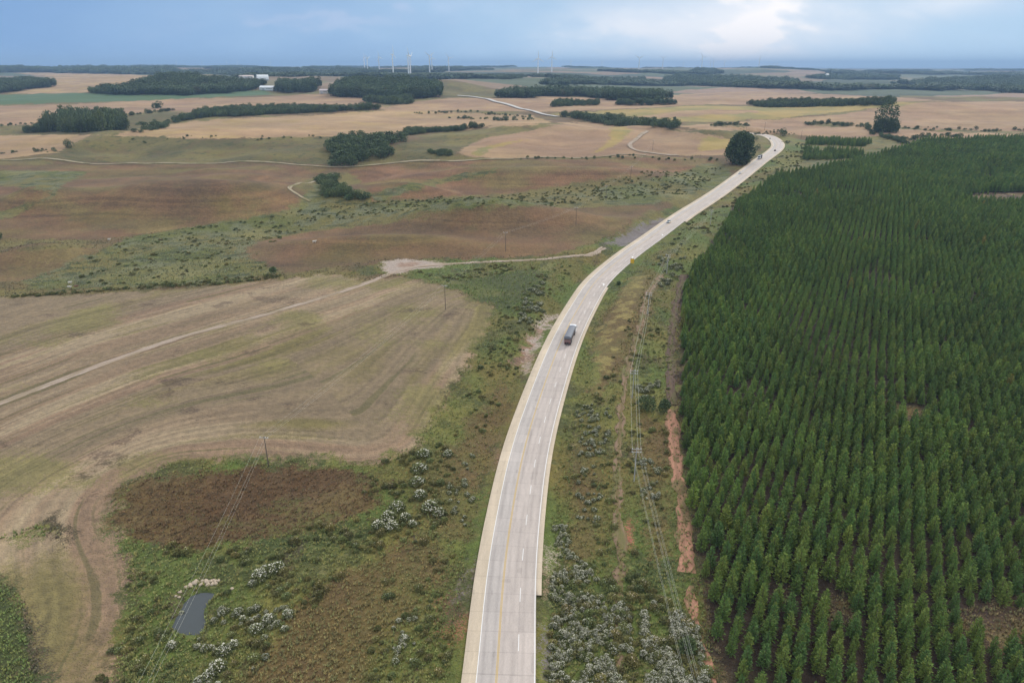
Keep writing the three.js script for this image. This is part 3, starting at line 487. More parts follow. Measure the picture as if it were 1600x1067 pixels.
function pineCrown(seed, h, rad, dens = 1) {
  const r = rng(seed), K = new Kites(), lv = Math.round(13 * Math.sqrt(dens) + 1);
  for (let l = 0; l < lv; l++) {
    const t = l / (lv - 1), y = h * (0.1 + 0.86 * Math.pow(t, 0.92)), R0 = rad * Math.pow(1 - t, 0.72) * (0.85 + r() * 0.3) + 0.12, nb = Math.round(mix(8, 3, t) * (0.8 + 0.4 * dens)), a0 = r() * 6.28;
    for (let b = 0; b < nb; b++) {
      const a = a0 + b / nb * 6.283 + (r() - 0.5) * 0.5, out = V(Math.cos(a), 0, Math.sin(a)), Lb = R0 * (0.7 + r() * 0.5), rise = mix(0.18, 0.9, t), nt = Math.max(1, Math.round(Lb / 0.36));
      for (let q = 0; q < nt; q++) {
        const u = (q + 0.7) / nt, o = V(out.x * Lb * u, y + Lb * u * rise * 0.6 + (r() - 0.5) * 0.15, out.z * Lb * u), tone = 0.75 + r() * 0.5, yel = r() * 0.25;
        for (let f = 0; f < 3; f++) { const d = out.clone().multiplyScalar(0.8).add(rdir(r).multiplyScalar(0.75)).add(V(0, 0.55 + rise * 0.5, 0)).normalize(), sd = d.clone().cross(rdir(r)).normalize(); K.add(o, d, sd, 0.42 + r() * 0.3, 0.09 + r() * 0.06, [tone * (0.9 + yel), tone, tone * (0.9 - yel * 0.5)]); }
      }
    }
  }
  for (let f = 0; f < 5; f++) { const d = V((r() - 0.5) * 0.5, 1, (r() - 0.5) * 0.5).normalize(); K.add(V(0, h * 0.93, 0), d, d.clone().cross(rdir(r)).normalize(), h * 0.1, 0.09, [1, 1.02, 0.9]); }
  return K.geo();
}
function leafCrown(seed, w, h, y0, n, leaf, lobes = 11, flat = 1) {
  const r = rng(seed), K = new Kites(), L = [];
  for (let i = 0; i < lobes; i++) { const d = rdir(r), q = i ? 0.5 : 0; L.push({ c: V(d.x * w * 0.5 * q, y0 + (h - y0) * (0.48 + d.y * 0.3 * flat), d.z * w * 0.5 * q), r: (i ? 0.27 + r() * 0.12 : 0.4) * Math.min(w * Math.max(1, flat * 0.85), (h - y0) * 1.25), t: 0.85 + r() * 0.3 }); }
  for (let i = 0; i < n; i++) {
    const b = L[Math.floor(r() * L.length)], d = rdir(r), o = b.c.clone().addScaledVector(d, b.r * (0.72 + r() * 0.3)); if (d.y < -0.5 && r() < 0.5) continue;
    const dir = d.clone().add(rdir(r).multiplyScalar(0.8)).add(V(0, 0.1, 0)).normalize(), tn = b.t * (0.75 + r() * 0.5);
    K.add(o, dir, dir.clone().cross(rdir(r)).normalize(), leaf * (0.7 + r() * 0.6), leaf * (0.3 + r() * 0.2), [tn * (0.95 + r() * 0.1), tn, tn * 0.95]);
  }
  return K.geo();
}
const PINE = [[0.125, 0.205, 0.05], [0.15, 0.222, 0.05], [0.1, 0.18, 0.052], [0.18, 0.245, 0.058]].map((c) => leafMat(col(...c)));
const LEAF = { dark: leafMat(col(0.078, 0.112, 0.046)), mid: leafMat(col(0.105, 0.14, 0.055)), wood: leafMat(col(0.078, 0.115, 0.05)), plain: leafMat(col(1, 1, 1)) };
const BARK = mat(col(0.1, 0.075, 0.055), 0.95);
const pineGeo = [0, 1, 2, 3, 4].map((i) => pineCrown(100 + i, 6.4, [1.12, 1.25, 1.0, 1.18, 1.32][i], 1)), pineTrunk = trunkGeo(5.6, 0.13, 0.04, 9, 0.03);
const tallPine = [0, 1].map((i) => leafCrown(300 + i, 5.5, 17, 5, 520, 1.5, 12, 1.5)), broad = [0, 1, 2].map((i) => leafCrown(310 + i, 8, 8, 1.2, 520, 1.0, 10));
const tallTrunk = trunkGeo(12, 0.28, 0.1, 19, 0.03), broadTrunk = trunkGeo(5, 0.32, 0.12, 29, 0.15);
console.log('pine tris', pineGeo[0].index.count / 3);
function project(x, y, z) { const c = Math.cos(PITCH), s = Math.sin(PITCH), yy = y - EYE, d = -z * c - yy * s, v = yy * c - z * s * 1; return [800 + F * x / d, 533.5 - F * (yy * c + -z * s) / d, d]; }

function scatter(list, geos, mats, trunk, name, label, category, tintFn) {   // one object of kind stuff: instanced crowns, each with its trunk
  const g = base(name, [0, 0, 0]); tag(g, label, category, null, 'stuff');
  const m4 = new THREE.Matrix4(), q = new THREE.Quaternion(), e = new THREE.Euler(), r = rng(list.length + 3);
  geos.forEach((geo, k) => {
    const mine = list.filter((_, i) => i % geos.length === k); if (!mine.length) return;
    const im = new THREE.InstancedMesh(geo, mats[k % mats.length], mine.length); im.name = 'crown'; im.castShadow = im.receiveShadow = true; im.userData = { kind: 'stuff' };
    mine.forEach((t, i) => { e.set((t.tilt || 0) * (r() - 0.5), r() * 6.28, (t.tilt || 0) * (r() - 0.5)); q.setFromEuler(e); m4.compose(V(t.x, t.y, t.z), q, V(t.sx, t.sy, t.sx)); im.setMatrixAt(i, m4); im.setColorAt(i, tintFn ? tintFn(t, r) : new THREE.Color(1, 1, 1)); });
    g.add(im);
  });
  if (trunk) { const im = new THREE.InstancedMesh(trunk, BARK, list.length); im.name = 'trunk'; im.userData = { kind: 'stuff' }; im.castShadow = im.receiveShadow = true; list.forEach((t, i) => { m4.compose(V(t.x, t.y, t.z), q.identity(), V(t.sx, t.sy, t.sx)); im.setMatrixAt(i, m4); }); g.add(im); }
  return g;
}
const tint = (t, r) => { if (r() < 0.002) return new THREE.Color(1.5, 0.9, 0.85); const v = 0.74 + r() * 0.5 + (vn(t.x / 25, t.z / 25) - 0.5) * 0.3, y = (r() - 0.35) * 0.14; return new THREE.Color(v * (1 + y), v, v * (1 - y)); };

// the plantation: rows running away to the right
{
  const poly = toWorld([[1066, 452], [1104, 398], [1153, 320], [1212, 276], [1300, 264], [1420, 235], [1442, 222], [1600, 220], [1800, 220], [2150, 1150], [1165, 1150], [1112, 980], [1092, 860], [1074, 760], [1066, 640]]);
  const xs = poly.map((p) => p[0]), zs = poly.map((p) => p[1]), A = 27.5 * Math.PI / 180, dx = Math.sin(A), dz = -Math.cos(A), nx = Math.cos(A), nz = Math.sin(A), r = rng(41), all = [];
  const cor = []; for (const x of [Math.min(...xs), Math.max(...xs)]) for (const z of [Math.min(...zs), Math.max(...zs)]) cor.push([x * dx + z * dz, x * nx + z * nz]);
  const u0 = Math.min(...cor.map((c) => c[0])), u1 = Math.max(...cor.map((c) => c[0])), v0 = Math.min(...cor.map((c) => c[1])), v1 = Math.max(...cor.map((c) => c[1]));
  for (let v = v0; v < v1; v += 2.85) for (let u = u0 + r() * 2; u < u1; u += 2.45) {
    const w = v + (vn(u / 60, v / 60) - 0.5) * 2 + (r() - 0.5) * 0.6, uu = u + (r() - 0.5) * 1.0, x = uu * dx + w * nx, z = uu * dz + w * nz;
    if (!inPoly(poly, x, z) || x > 760) continue;
    const open = clearings.some((c) => inPoly(c, x, z)); if (open && r() < 0.93) continue;
    const thin = sstep(0.6, 0.72, fbm(x / 26 + 4, z / 26, 3)); if (r() < 0.04 + thin * 0.3 + 0.05 * sstep(150, 100, -z)) continue;
    const y = hAt(x, z), g = -z, s = (0.6 + r() * 0.42 + (vn(x / 30, z / 30) - 0.5) * 0.3) * (1 + 0.35 * sstep(480, 620, g) * sstep(200, 330, x)) * (open ? 0.5 : 1);
    all.push({ x, y, z, sx: s * (0.92 + r() * 0.2), sy: s * (0.92 + r() * 0.2), tilt: 0.08 });
  }
  const inView = all.map((t, i) => { const [a, b, d] = project(t.x, t.y + 4, t.z); return { i, d, ok: a > 0 && a < 1600 && b > 0 && b < 1067 }; }).filter((o) => o.ok).sort((a, b) => a.d - b.d).slice(0, 300).map((o) => o.i), own = new Set(inView);
  const protos = pineGeo.map((g, k) => PINE.map((m) => [g, m])).flat();
  inView.forEach((i, n) => {
    const t = all[i], o = base('pine_tree', [t.x, t.y, t.z], r() * 6.28); o.scale.set(t.sx, t.sy, t.sx); const [g, m] = protos[Math.floor(r() * protos.length)];
    part('trunk', pineTrunk, BARK, o); part('crown', g, m, o); tag(o, 'young green pine in the nearest rows of the plantation', 'pine tree', 'pines in the nearest plantation rows');
  });
  scatter(all.filter((_, i) => !own.has(i)), pineGeo, PINE, pineTrunk, 'pine_plantation', 'dense dark green pine plantation in straight rows', 'plantation', tint);
  console.log('pines', all.length);
}
// woods
function fill(pp, spacing, h, w, seed, proto, keep = 1) {                // proto height and width
  const poly = toWorld(pp, 4), rag = spacing * 3, xs = poly.map((p) => p[0]), zs = poly.map((p) => p[1]), r = rng(seed), out = [];
  for (let x = Math.min(...xs); x < Math.max(...xs); x += spacing) for (let z = Math.min(...zs); z < Math.max(...zs); z += spacing) {
    const a = x + (r() - 0.5) * spacing, b = z + (r() - 0.5) * spacing; const wa = a + (fbm(a / 40 + seed, b / 40, 2) - 0.5) * rag * 2, wb = b + (fbm(a / 40 + 9, b / 40 + seed, 2) - 0.5) * rag * 2; if (!inPoly(poly, wa, wb) || r() > keep) continue;
    const s = 0.75 + r() * 0.5; out.push({ x: a, y: hAt(a, b) - 0.3, z: b, sx: w / proto[1] * s, sy: h / proto[0] * (0.7 + r() * 0.45 + (vn(a / 35, b / 35) - 0.5) * 0.4) });
  }
  return out;
}
const TP = [17, 5.5], BP = [8, 8];
const woods = [
  ['tall dark pine wood before the wind turbines', 'p', 6, 21, 8, [[515, 150], [570, 153], [600, 157], [688, 152], [684, 140], [640, 134], [540, 134]]],
  ['low scrub at the foot of the tall pine wood', 'b', 7, 10, 10, [[575, 158], [600, 164], [640, 163], [642, 155], [580, 154]]],
  ['square pine wood beside the white sheds', 'p', 6, 19, 8, [[440, 146], [494, 143], [496, 136], [440, 136]]],
  ['dense wood covering the rounded hill', 'p', 8, 14, 10, [[150, 143], [180, 147], [290, 150], [410, 140], [400, 131], [340, 125], [290, 121], [240, 126], [180, 140]]],
  ['low dark trees in front of the wooded hill', 'b', 7, 10, 10, [[135, 145], [160, 147], [218, 148], [216, 144], [150, 142]]],
  ['dark wood at the left edge above the green field', 'p', 8, 15, 9, [[-120, 146], [0, 146], [50, 140], [77, 137], [75, 128], [0, 130], [-120, 132]]],
  ['large rounded grove between tan fields', 'b', 6.5, 19, 11, [[70, 206], [130, 207], [195, 202], [200, 195], [180, 188], [100, 190], [75, 199]]],
  ['low fringe of trees left of the rounded grove', 'b', 6, 8, 8, [[28, 208], [70, 207], [75, 200], [55, 200]]],
  ['long dark hedge of trees along the wheat field', 'b', 6, 9, 9, [[275, 192], [290, 188], [330, 182], [400, 180], [480, 177], [590, 172], [590, 170], [480, 171], [380, 173], [300, 180]]],
  ['grey green thicket at the bottom of the gully', 'b', 4.5, 5, 6, [[500, 300], [540, 318], [575, 318], [572, 305], [530, 290], [518, 272], [505, 285]]],
  ['green scrub strip behind the gully trees', 'b', 5, 5.5, 7, [[625, 213], [680, 208], [755, 200], [735, 198], [650, 204]]],
  ['scrub patch below the pale dome field', 'b', 4, 3.5, 5, [[665, 238], [700, 236], [706, 244], [680, 246]]],
  ['long pine wood behind the pink field', 'p', 8, 16, 9, [[775, 153], [830, 153], [900, 150], [960, 157], [1040, 158], [1040, 153], [960, 147], [880, 144], [800, 146]]],
  ['short tree belt in the pink field', 'b', 7, 9, 9, [[850, 167], [930, 164.5], [938, 163], [930, 160], [870, 161]]],
  ['thin pine belt right of the short tree belt', 'p', 7, 11, 6, [[965, 166], [1055, 163], [1050, 160.5], [965, 163]]],
  ['dark tree belt at the crest of the yellow field', 'b', 7, 9, 9, [[1160, 164], [1200, 168], [1300, 166], [1400, 163], [1400, 160], [1300, 161], [1180, 162]]],
  ['bushy hedge along the lane below the tree clump', 'b', 3.5, 3.5, 4.5, [[1382, 211], [1418, 221], [1416, 226], [1384, 217]]],
  ['hazy blue forest right of the turbine ridge', 'p', 14, 17, 15, [[1030, 132], [1130, 136], [1240, 136], [1240, 126], [1060, 120]]],
  ['thin hazy wood with a white building', 'p', 13, 16, 14, [[1268, 123], [1400, 125], [1400, 119], [1290, 118]]],
  ['broad hazy blue forest at the right edge', 'p', 15, 18, 16, [[1390, 132], [1480, 138], [1600, 146], [1760, 148], [1760, 126], [1560, 124], [1450, 128]]],
  ['hazy woods below the central turbines', 'p', 13, 14, 14, [[850, 133], [930, 132], [1020, 129], [1010, 124], [870, 126]]],
  ['distant wood left of the turbines', 'p', 13, 15, 14, [[515, 112.5], [585, 114], [590, 110], [530, 109]]],
  ['distant wood between the nearest turbines', 'p', 13, 14, 14, [[640, 113.5], [662, 113.5], [660, 110], [640, 110]]],
  ['far dark forest line on the left horizon', 'p', 24, 22, 26, [[-60, 113], [60, 113], [160, 115], [270, 116], [270, 109], [160, 107.5], [-60, 109]]],
  ['round wood on a knoll below the turbines', 'p', 14, 18, 15, [[1080, 114], [1126, 115], [1122, 110.5], [1086, 110]]],
  ['low knoll wood right of the near turbines', 'b', 13, 10, 14, [[730, 122], [800, 124], [820, 120], [770, 118]]],
  ['far wood on the skyline beyond the sheds', 'p', 20, 16, 22, [[470, 108.5], [545, 109], [530, 106.8], [480, 106.8]]],
];
woods.forEach(([label, k, sp, h, w, pp], i) => { const L = fill(pp, sp, h, w, 500 + i, k === 'p' ? TP : BP); if (L.length) scatter(L, k === 'p' ? tallPine : broad, k === 'p' ? [LEAF.wood] : [LEAF.dark, LEAF.mid], k === 'p' ? tallTrunk : broadTrunk, k === 'p' ? 'pine_wood' : 'woodland', label, 'wood', tint); console.log(label, L.length); });
{ // patchwork of hazy woods out to the horizon
  const r = rng(4242), L = []; for (let g = 1850; g < 9000; g += 22 + g * 0.002) for (let x = -g * 0.85; x < g * 0.85; x += 22 + g * 0.002) { const a = x + (r() - 0.5) * 24, b = -g + (r() - 0.5) * 24, k = farCell(a, b); if (k !== 5 || kindAt(a, b) !== 'pasture') continue; const s = 0.8 + r() * 0.5; L.push({ x: a, y: hAt(a, b) - 0.5, z: b, sx: (24 + g * 0.002) / 5.5 * s, sy: (11 + r() * 7) / 17 }); }
  scatter(L, tallPine, [LEAF.wood], null, 'distant_woods', 'hazy patchwork of woods below the horizon', 'wood', tint); console.log('far woods', L.length);
}
for (const [label, pp] of [['young pine rows beyond the plantation, nearer block', [[1257, 250], [1340, 247], [1355, 240], [1262, 234]]], ['young pine rows beyond the plantation, farther block', [[1260, 227], [1350, 229], [1362, 225], [1262, 220]]]]) scatter(fill(pp, 3.2, 7, 3, 77, [6.4, 3]), pineGeo, PINE, pineTrunk, 'pine_plantation', label, 'plantation', tint);
// groves whose trees can be told apart
function tree(name, label, group, p, w, h, k, m = LEAF.dark, turn = 0) { const o = base(name, [p.x, p.y, p.z], turn); o.scale.set(w / 8, h / 8, w / 8); part('trunk', broadTrunk, BARK, o); part('crown', broad[k % 3], m, o); return tag(o, label, 'tree', group); }
[[[[520, 238], [540, 262], [560, 258], [600, 240], [622, 222], [632, 216], [580, 213], [530, 222]], 9.5, 9, 11, 'rounded dark tree in the grove filling the gully', 'trees in the gully grove'], [[[860, 183], [900, 189], [980, 197], [1060, 203], [1068, 199], [1000, 192], [900, 183]], 10, 9, 11, 'dark tree in the row behind the dome field', 'row of trees behind the dome field']].forEach(([pp, sp, h, w, label, group], n) => { const r = rng(60 + n); fill(pp, sp, h, w, 90 + n, [1, 1]).slice(0, 140).forEach((t, i) => tree('grove_tree', label, group, t, t.sx, t.sy, i, r() < 0.3 ? LEAF.mid : LEAF.dark, r() * 6)); });
function bigTree(px, py, wpx, hpx, label, seed, lobes = 12, y0 = 0.06, m = LEAF.dark, flat = 1, n = 3600) {
  const p = at(px, py), d = project(p.x, p.y, p.z)[2], w = wpx / F * d, h = hpx / F * d, o = base('broadleaf_tree', [p.x, p.y, p.z]);
  part('trunk', trunkGeo(h * 0.6, h * 0.03, h * 0.012, seed, 0.06), BARK, o); part('crown', leafCrown(seed, w, h, h * y0, n, Math.max(0.5, w * 0.085), lobes, flat), m, o); return tag(o, label, 'tree');
}
bigTree(1156, 256, 39, 46, 'big round dark tree beside the highway bend', 701, 16, 0.02, LEAF.dark, 1.1, 7000);
bigTree(1383, 206, 27, 35, 'tallest tree of the dark clump in the right field', 702, 12, 0.03, LEAF.dark, 1.5);
bigTree(1371, 207, 18, 24, 'leftmost shorter tree of the clump in the right field', 703, 9, 0.03);
bigTree(1395, 207, 18, 20, 'lower tree on the right of the field clump', 704, 9, 0.03);
bigTree(1402.5, 206.5, 5, 19, 'slender pointed tree at the right of the clump', 705, 6, 0.03, LEAF.dark, 1.8, 700);
bigTree(1223.5, 212, 11, 10, 'small dark tree beyond the highway bend', 706, 7, 0.03, LEAF.dark, 1, 800);
bigTree(428, 431, 13, 13, 'lone small tree at the stubble field border', 707, 8, 0.35, LEAF.mid, 1, 700);
bigTree(106, 231, 15, 11, 'small dark tree at the left of the olive hill', 708, 7, 0.05, LEAF.dark, 1, 800);
bigTree(-1, 374, 8, 13, 'dark bush cut by the left picture edge', 709, 6, 0.05, LEAF.dark, 1, 500);
bigTree(246, 169, 18, 9, 'small clump of trees in the pink left field', 710, 9, 0.05, LEAF.dark, 1, 800);
bigTree(1184, 234, 9, 8, 'dark shrub between round tree and highway', 711, 6, 0.03, LEAF.dark, 1, 600);
bigTree(1182.5, 218.5, 6, 5, 'tiny dark bush inside the highway bend', 712, 5, 0.03, LEAF.dark, 1, 400);
bigTree(967, 445, 6, 6.5, 'round green bush on the highway edge', 713, 6, 0.03, LEAF.mid, 1, 500);
bigTree(1054, 191, 9, 8, 'flat topped tree standing above the tree row', 714, 7, 0.62, LEAF.dark, 0.4, 500);
bigTree(1329, 196, 5, 5, 'tiny lone bush in the pink right field', 715, 5, 0.03, LEAF.dark, 1, 300);
bigTree(1010, 640, 26, 22, 'dark green bush beside the power line', 716, 9, 0.03, LEAF.mid, 1, 1100);
bigTree(1038, 646, 14, 22, 'upright young conifer between bushes and plantation', 717, 7, 0.03, LEAF.dark, 1.4, 900);
bigTree(1076, 1018, 26, 22, 'dark green bush among white flowers near bottom edge', 718, 9, 0.03, LEAF.mid, 1, 1200);

// shrubs with white flower heads
function shrubGeo(seed, w, h, nl, nf) {
  const r = rng(seed), K = new Kites();
  for (let i = 0; i < nl + nf; i++) {
    const fl = i >= nl, a = r() * 6.283, u = Math.sqrt(r()), hh = h * (1 - 0.6 * u * u) * (0.75 + vn(Math.cos(a) * u * 3 + seed, Math.sin(a) * u * 3) * 0.45), o = V(Math.cos(a) * u * w / 2, fl ? hh : hh * (0.15 + 0.8 * r()), Math.sin(a) * u * w / 2);
    const d = fl ? V(r() - 0.5, 0.35, r() - 0.5).normalize() : V(r() - 0.5, 0.2 + r() * 0.6, r() - 0.5).add(V(Math.cos(a) * 0.5, 0, Math.sin(a) * 0.5)).normalize(), sd = d.clone().cross(fl ? V(0, 1, 0) : rdir(r)).normalize(), t = 0.7 + r() * 0.6;
    if (fl) { const v = 0.56 + r() * 0.22; K.add(o, d, sd, 0.16 + r() * 0.1, 0.07 + r() * 0.04, [v, v * 0.96, v * 0.8]); } else K.add(o, d, sd, 0.28 + r() * 0.2, 0.09 + r() * 0.05, [0.15 * t, 0.165 * t, 0.06 * t]);
  }
  return K.geo();
}
const flowery = [[1, 1.9, 1.3, 270, 78], [2, 2.3, 1.1, 330, 60], [3, 1.5, 1.2, 210, 75]].map((a) => shrubGeo(...a)), leafy = [[11, 1.8, 1.1, 260, 0], [12, 2.4, 1.4, 330, 6], [13, 1.4, 0.8, 200, 3]].map((a) => shrubGeo(...a));
function kindAt(x, z) { let k = 0; for (const p of polys) if (x > p.minx && x < p.maxx && z > p.minz && z < p.maxz && inPoly(p.w, x, z)) k = p.id; return k ? names[k] : 'pasture'; }
const onRoad = (x, z, m = 8.4) => { const r = roadNear(x, z); return r && r.d < m; };
function grow(pp, n, s0, s1, seed, clump = 0) { const poly = toWorld(pp, 3), xs = poly.map((p) => p[0]), zs = poly.map((p) => p[1]), r = rng(seed), out = []; let tries = 0; while (out.length < n && tries++ < n * 30) { const x = mix(Math.min(...xs), Math.max(...xs), r()), z = mix(Math.min(...zs), Math.max(...zs), r()); if (!inPoly(poly, x, z) || onRoad(x, z) || (clump && vn(x / 4 + seed, z / 4) < clump)) continue; const s = mix(s0, s1, r()); out.push({ x, y: hAt(x, z) - 0.05, z, sx: s, sy: s * (0.8 + r() * 0.4) }); } return out; }
const flowerSpots = [
  ...grow([[862, 905], [890, 860], [930, 900], [985, 960], [990, 1080], [858, 1090]], 560, 0.25, 0.8, 1, 0.4),
  ...grow([[1000, 960], [1040, 930], [1090, 985], [1110, 1090], [1010, 1090]], 420, 0.25, 0.85, 2, 0.38),
  ...grow([[900, 640], [960, 620], [950, 720], [940, 850], [900, 860]], 110, 0.4, 0.8, 3, 0.5),
  ...grow([[990, 590], [1040, 580], [1040, 620], [1000, 625]], 50, 0.4, 0.9, 4, 0.4),
  ...grow([[990, 720], [1030, 720], [1030, 780], [990, 790]], 30, 0.4, 0.8, 5, 0.4),
  ...grow([[860, 800], [875, 780], [905, 900], [880, 910]], 40, 0.4, 0.7, 6, 0.4),
  ...grow([[820, 455], [850, 440], [850, 500], [810, 510]], 80, 0.5, 1.1, 7, 0.4),
  ...grow([[700, 760], [740, 700], [740, 820], [710, 850]], 26, 0.4, 0.8, 8, 0.4),
  ...grow([[330, 960], [440, 930], [460, 980], [380, 1080], [300, 1080], [300, 1010]], 55, 0.4, 0.9, 9, 0.5),
  ...grow([[1030, 400], [1075, 400], [1060, 440], [1030, 450]], 40, 0.6, 1.2, 10, 0.4),
  ...grow([[610, 960], [660, 960], [650, 1040], [600, 1050]], 16, 0.4, 0.7, 11),
];
scatter(flowerSpots, flowery, [LEAF.plain], null, 'flowering_thicket', 'dense weeds with white flower heads along the highway verges', 'wild flowers', (t, r) => { const v = 0.8 + r() * 0.35; return new THREE.Color(v, v, v); });
// separate flowering bushes on the left slope
{
  const r = rng(15);
  for (const [x, y, w] of [[655, 735, 22], [662, 712, 20], [652, 755, 20], [657, 776, 20], [620, 795, 22], [607, 812, 24], [592, 826, 26], [612, 826, 22], [634, 812, 22], [645, 822, 18], [672, 797, 26], [686, 805, 20], [700, 712, 16], [405, 905, 26], [418, 895, 24], [432, 890, 22], [395, 915, 18], [350, 1020, 24], [340, 1045, 26], [365, 1010, 20], [400, 985, 20], [420, 970, 20], [450, 962, 18], [445, 985, 16], [325, 1060, 22], [268, 1012, 20], [283, 960, 10], [630, 1000, 18]]) {
    const p = at(x, y), d = project(p.x, p.y, p.z)[2], s = w / F * d / 2, o = base('flowering_bush', [p.x, p.y - 0.05, p.z], r() * 6); o.scale.set(s, s * 0.9, s); const g = part('foliage', flowery[Math.floor(r() * 3)], LEAF.plain, o);
    tag(o, 'low bush with white flower heads on the left slope', 'bush', 'white flowering bushes on the left slope');
  }
}
{ // straggling bushes on far field borders
  const r = rng(321), L = [];
  for (const [pp, n, s] of [[[[0, 197], [70, 191], [130, 186]], 26, 0.5], [[[195, 181], [240, 176], [265, 172]], 30, 0.7], [[[205, 207], [225, 204], [245, 202], [262, 197]], 40, 0.9], [[[215, 196], [240, 194], [262, 193]], 22, 0.7], [[[640, 176.5], [700, 176], [760, 178], [830, 184]], 50, 0.5], [[[690, 185], [760, 186]], 22, 0.6], [[[770, 188], [830, 187]], 26, 0.6], [[[1390, 200.5], [1480, 202], [1560, 205], [1700, 210]], 70, 0.5], [[[1395, 219], [1440, 215], [1495, 213]], 34, 0.6], [[[1110, 197], [1140, 194.5], [1170, 197]], 40, 0.6], [[[1262, 195], [1290, 192], [1325, 197]], 44, 0.6], [[[1340, 197], [1362, 201], [1368, 212]], 26, 0.7], [[[0, 240], [60, 236], [90, 238]], 16, 0.4], [[[800, 250], [900, 248], [1000, 246], [1120, 250]], 40, 0.35], [[[150, 213], [260, 217], [400, 217], [500, 214]], 26, 0.35], [[[1225, 222], [1245, 226], [1262, 236], [1240, 245]], 50, 0.3], [[[1180, 210], [1210, 206], [1240, 210]], 30, 0.35]]) {
    const P0 = path(pp, 4); for (let k = 0; k < n; k++) { const q = P0[Math.floor(Math.pow(r(), 0.9) * P0.length)], o = (r() - 0.5) * 14, x = q.x + q.nx * o, z = q.z + q.nz * o, w = s * (0.4 + r() * 0.9); L.push({ x, y: hAt(x, z) - 0.2, z, sx: w, sy: w * (0.5 + r() * 0.5) }); }
  }
  scatter(L, broad, [LEAF.dark, LEAF.mid], null, 'border_scrub', 'straggling dark bushes along the far field borders', 'scrub', tint);
}
const shrubSpots = [
  ...grow([[580, 730], [700, 690], [720, 760], [680, 850], [560, 870], [420, 900], [300, 880], [210, 850], [400, 850], [560, 800]], 250, 0.35, 0.95, 21, 0.42),
  ...grow([[150, 1067], [200, 950], [180, 860], [260, 900], [270, 1000], [260, 1090]], 70, 0.35, 0.8, 22, 0.45),
  ...grow([[340, 930], [480, 890], [540, 900], [440, 1000], [330, 1080]], 80, 0.4, 0.9, 23, 0.4),
  ...grow([[600, 900], [690, 850], [715, 870], [700, 1080], [560, 1080]], 75, 0.35, 0.85, 24, 0.45),
  ...grow([[860, 900], [1000, 900], [1100, 990], [1110, 1090], [850, 1090]], 260, 0.45, 1.0, 25, 0.4),
  ...grow([[880, 640], [950, 560], [1000, 460], [1050, 470], [1045, 640], [1040, 900], [880, 900]], 230, 0.35, 0.8, 26, 0.5),
  ...grow([[770, 500], [840, 430], [900, 410], [860, 480], [800, 600], [740, 700], [700, 700]], 170, 0.4, 0.9, 27, 0.45),
  ...grow([[640, 425], [720, 425], [800, 410], [840, 420], [700, 440]], 110, 0.4, 0.9, 28, 0.5),
  ...grow([[1090, 330], [1180, 270], [1230, 235], [1290, 240], [1210, 275], [1120, 360], [1060, 440], [1000, 440]], 260, 0.35, 1.2, 29, 0.45),
  ...grow([[200, 452], [330, 446], [440, 434], [440, 428], [330, 438], [130, 455], [20, 462], [20, 466]], 240, 0.5, 1.1, 30),
  ...grow([[450, 330], [560, 316], [800, 304], [1050, 268], [1130, 262], [1090, 300], [880, 320], [640, 330], [440, 352]], 1300, 0.25, 1.0, 31, 0.45),
  ...grow([[60, 440], [200, 372], [440, 335], [480, 358], [400, 390], [430, 425], [200, 448]], 240, 0.4, 1.1, 32, 0.58),
];
scatter(shrubSpots, leafy, [LEAF.plain], null, 'low_scrub', 'scattered low green scrub on verges and wet meadow', 'scrub', (t, r) => { const v = (0.7 + r() * 0.7); return new THREE.Color(v * (0.9 + r() * 0.4), v, v * 0.9); });
{ // rough grass
  const r = rng(99), K = new Kites(); for (let i = 0; i < 7; i++) { const a = r() * 6.28, d = V(Math.cos(a) * 0.45, 0.8, Math.sin(a) * 0.45).normalize(); K.add(V((r() - 0.5) * 0.4, 0, (r() - 0.5) * 0.4), d, V(-Math.sin(a), 0, Math.cos(a)), 0.4 + r() * 0.3, 0.07, [1, 1, 1]); }
  const spots = [], colOf = { verge: [0.235, 0.24, 0.08], grassgreen: [0.2, 0.24, 0.07], olivebrown: [0.255, 0.215, 0.085], darkbrown: [0.18, 0.12, 0.058], darkearth: [0.16, 0.13, 0.08], meadow: [0.23, 0.24, 0.12], pasture: [0.21, 0.175, 0.09], clearing: [0.25, 0.21, 0.1] };
  for (let k = 0; k < 150000; k++) { const g = 80 + 460 * Math.pow(r(), 1.6); if (r() < sstep(260, 540, g)) continue; const x = (r() * 2 - 1) * (g * 0.72 + 45), z = -g; const c = colOf[kindAt(x, z)]; if (!c || onRoad(x, z, 9) || inPoly(pond, x, z)) continue; const s = (0.6 + r() * 0.8) * (g > 220 ? 1.25 : 1); spots.push({ x, y: hAt(x, z) - 0.05, z, sx: s, sy: s * (0.6 + r() * 0.6), c }); }
  scatter(spots, [K.geo()], [LEAF.plain], null, 'rough_grass', 'rough grass tussocks over verges and slopes', 'grass', (t, q) => { const v = 0.6 + q() * 0.8, y = (q() - 0.5) * 0.35; return new THREE.Color(t.c[0] * v * (1 + y), t.c[1] * v, t.c[2] * v); });
  console.log('grass', spots.length);
}
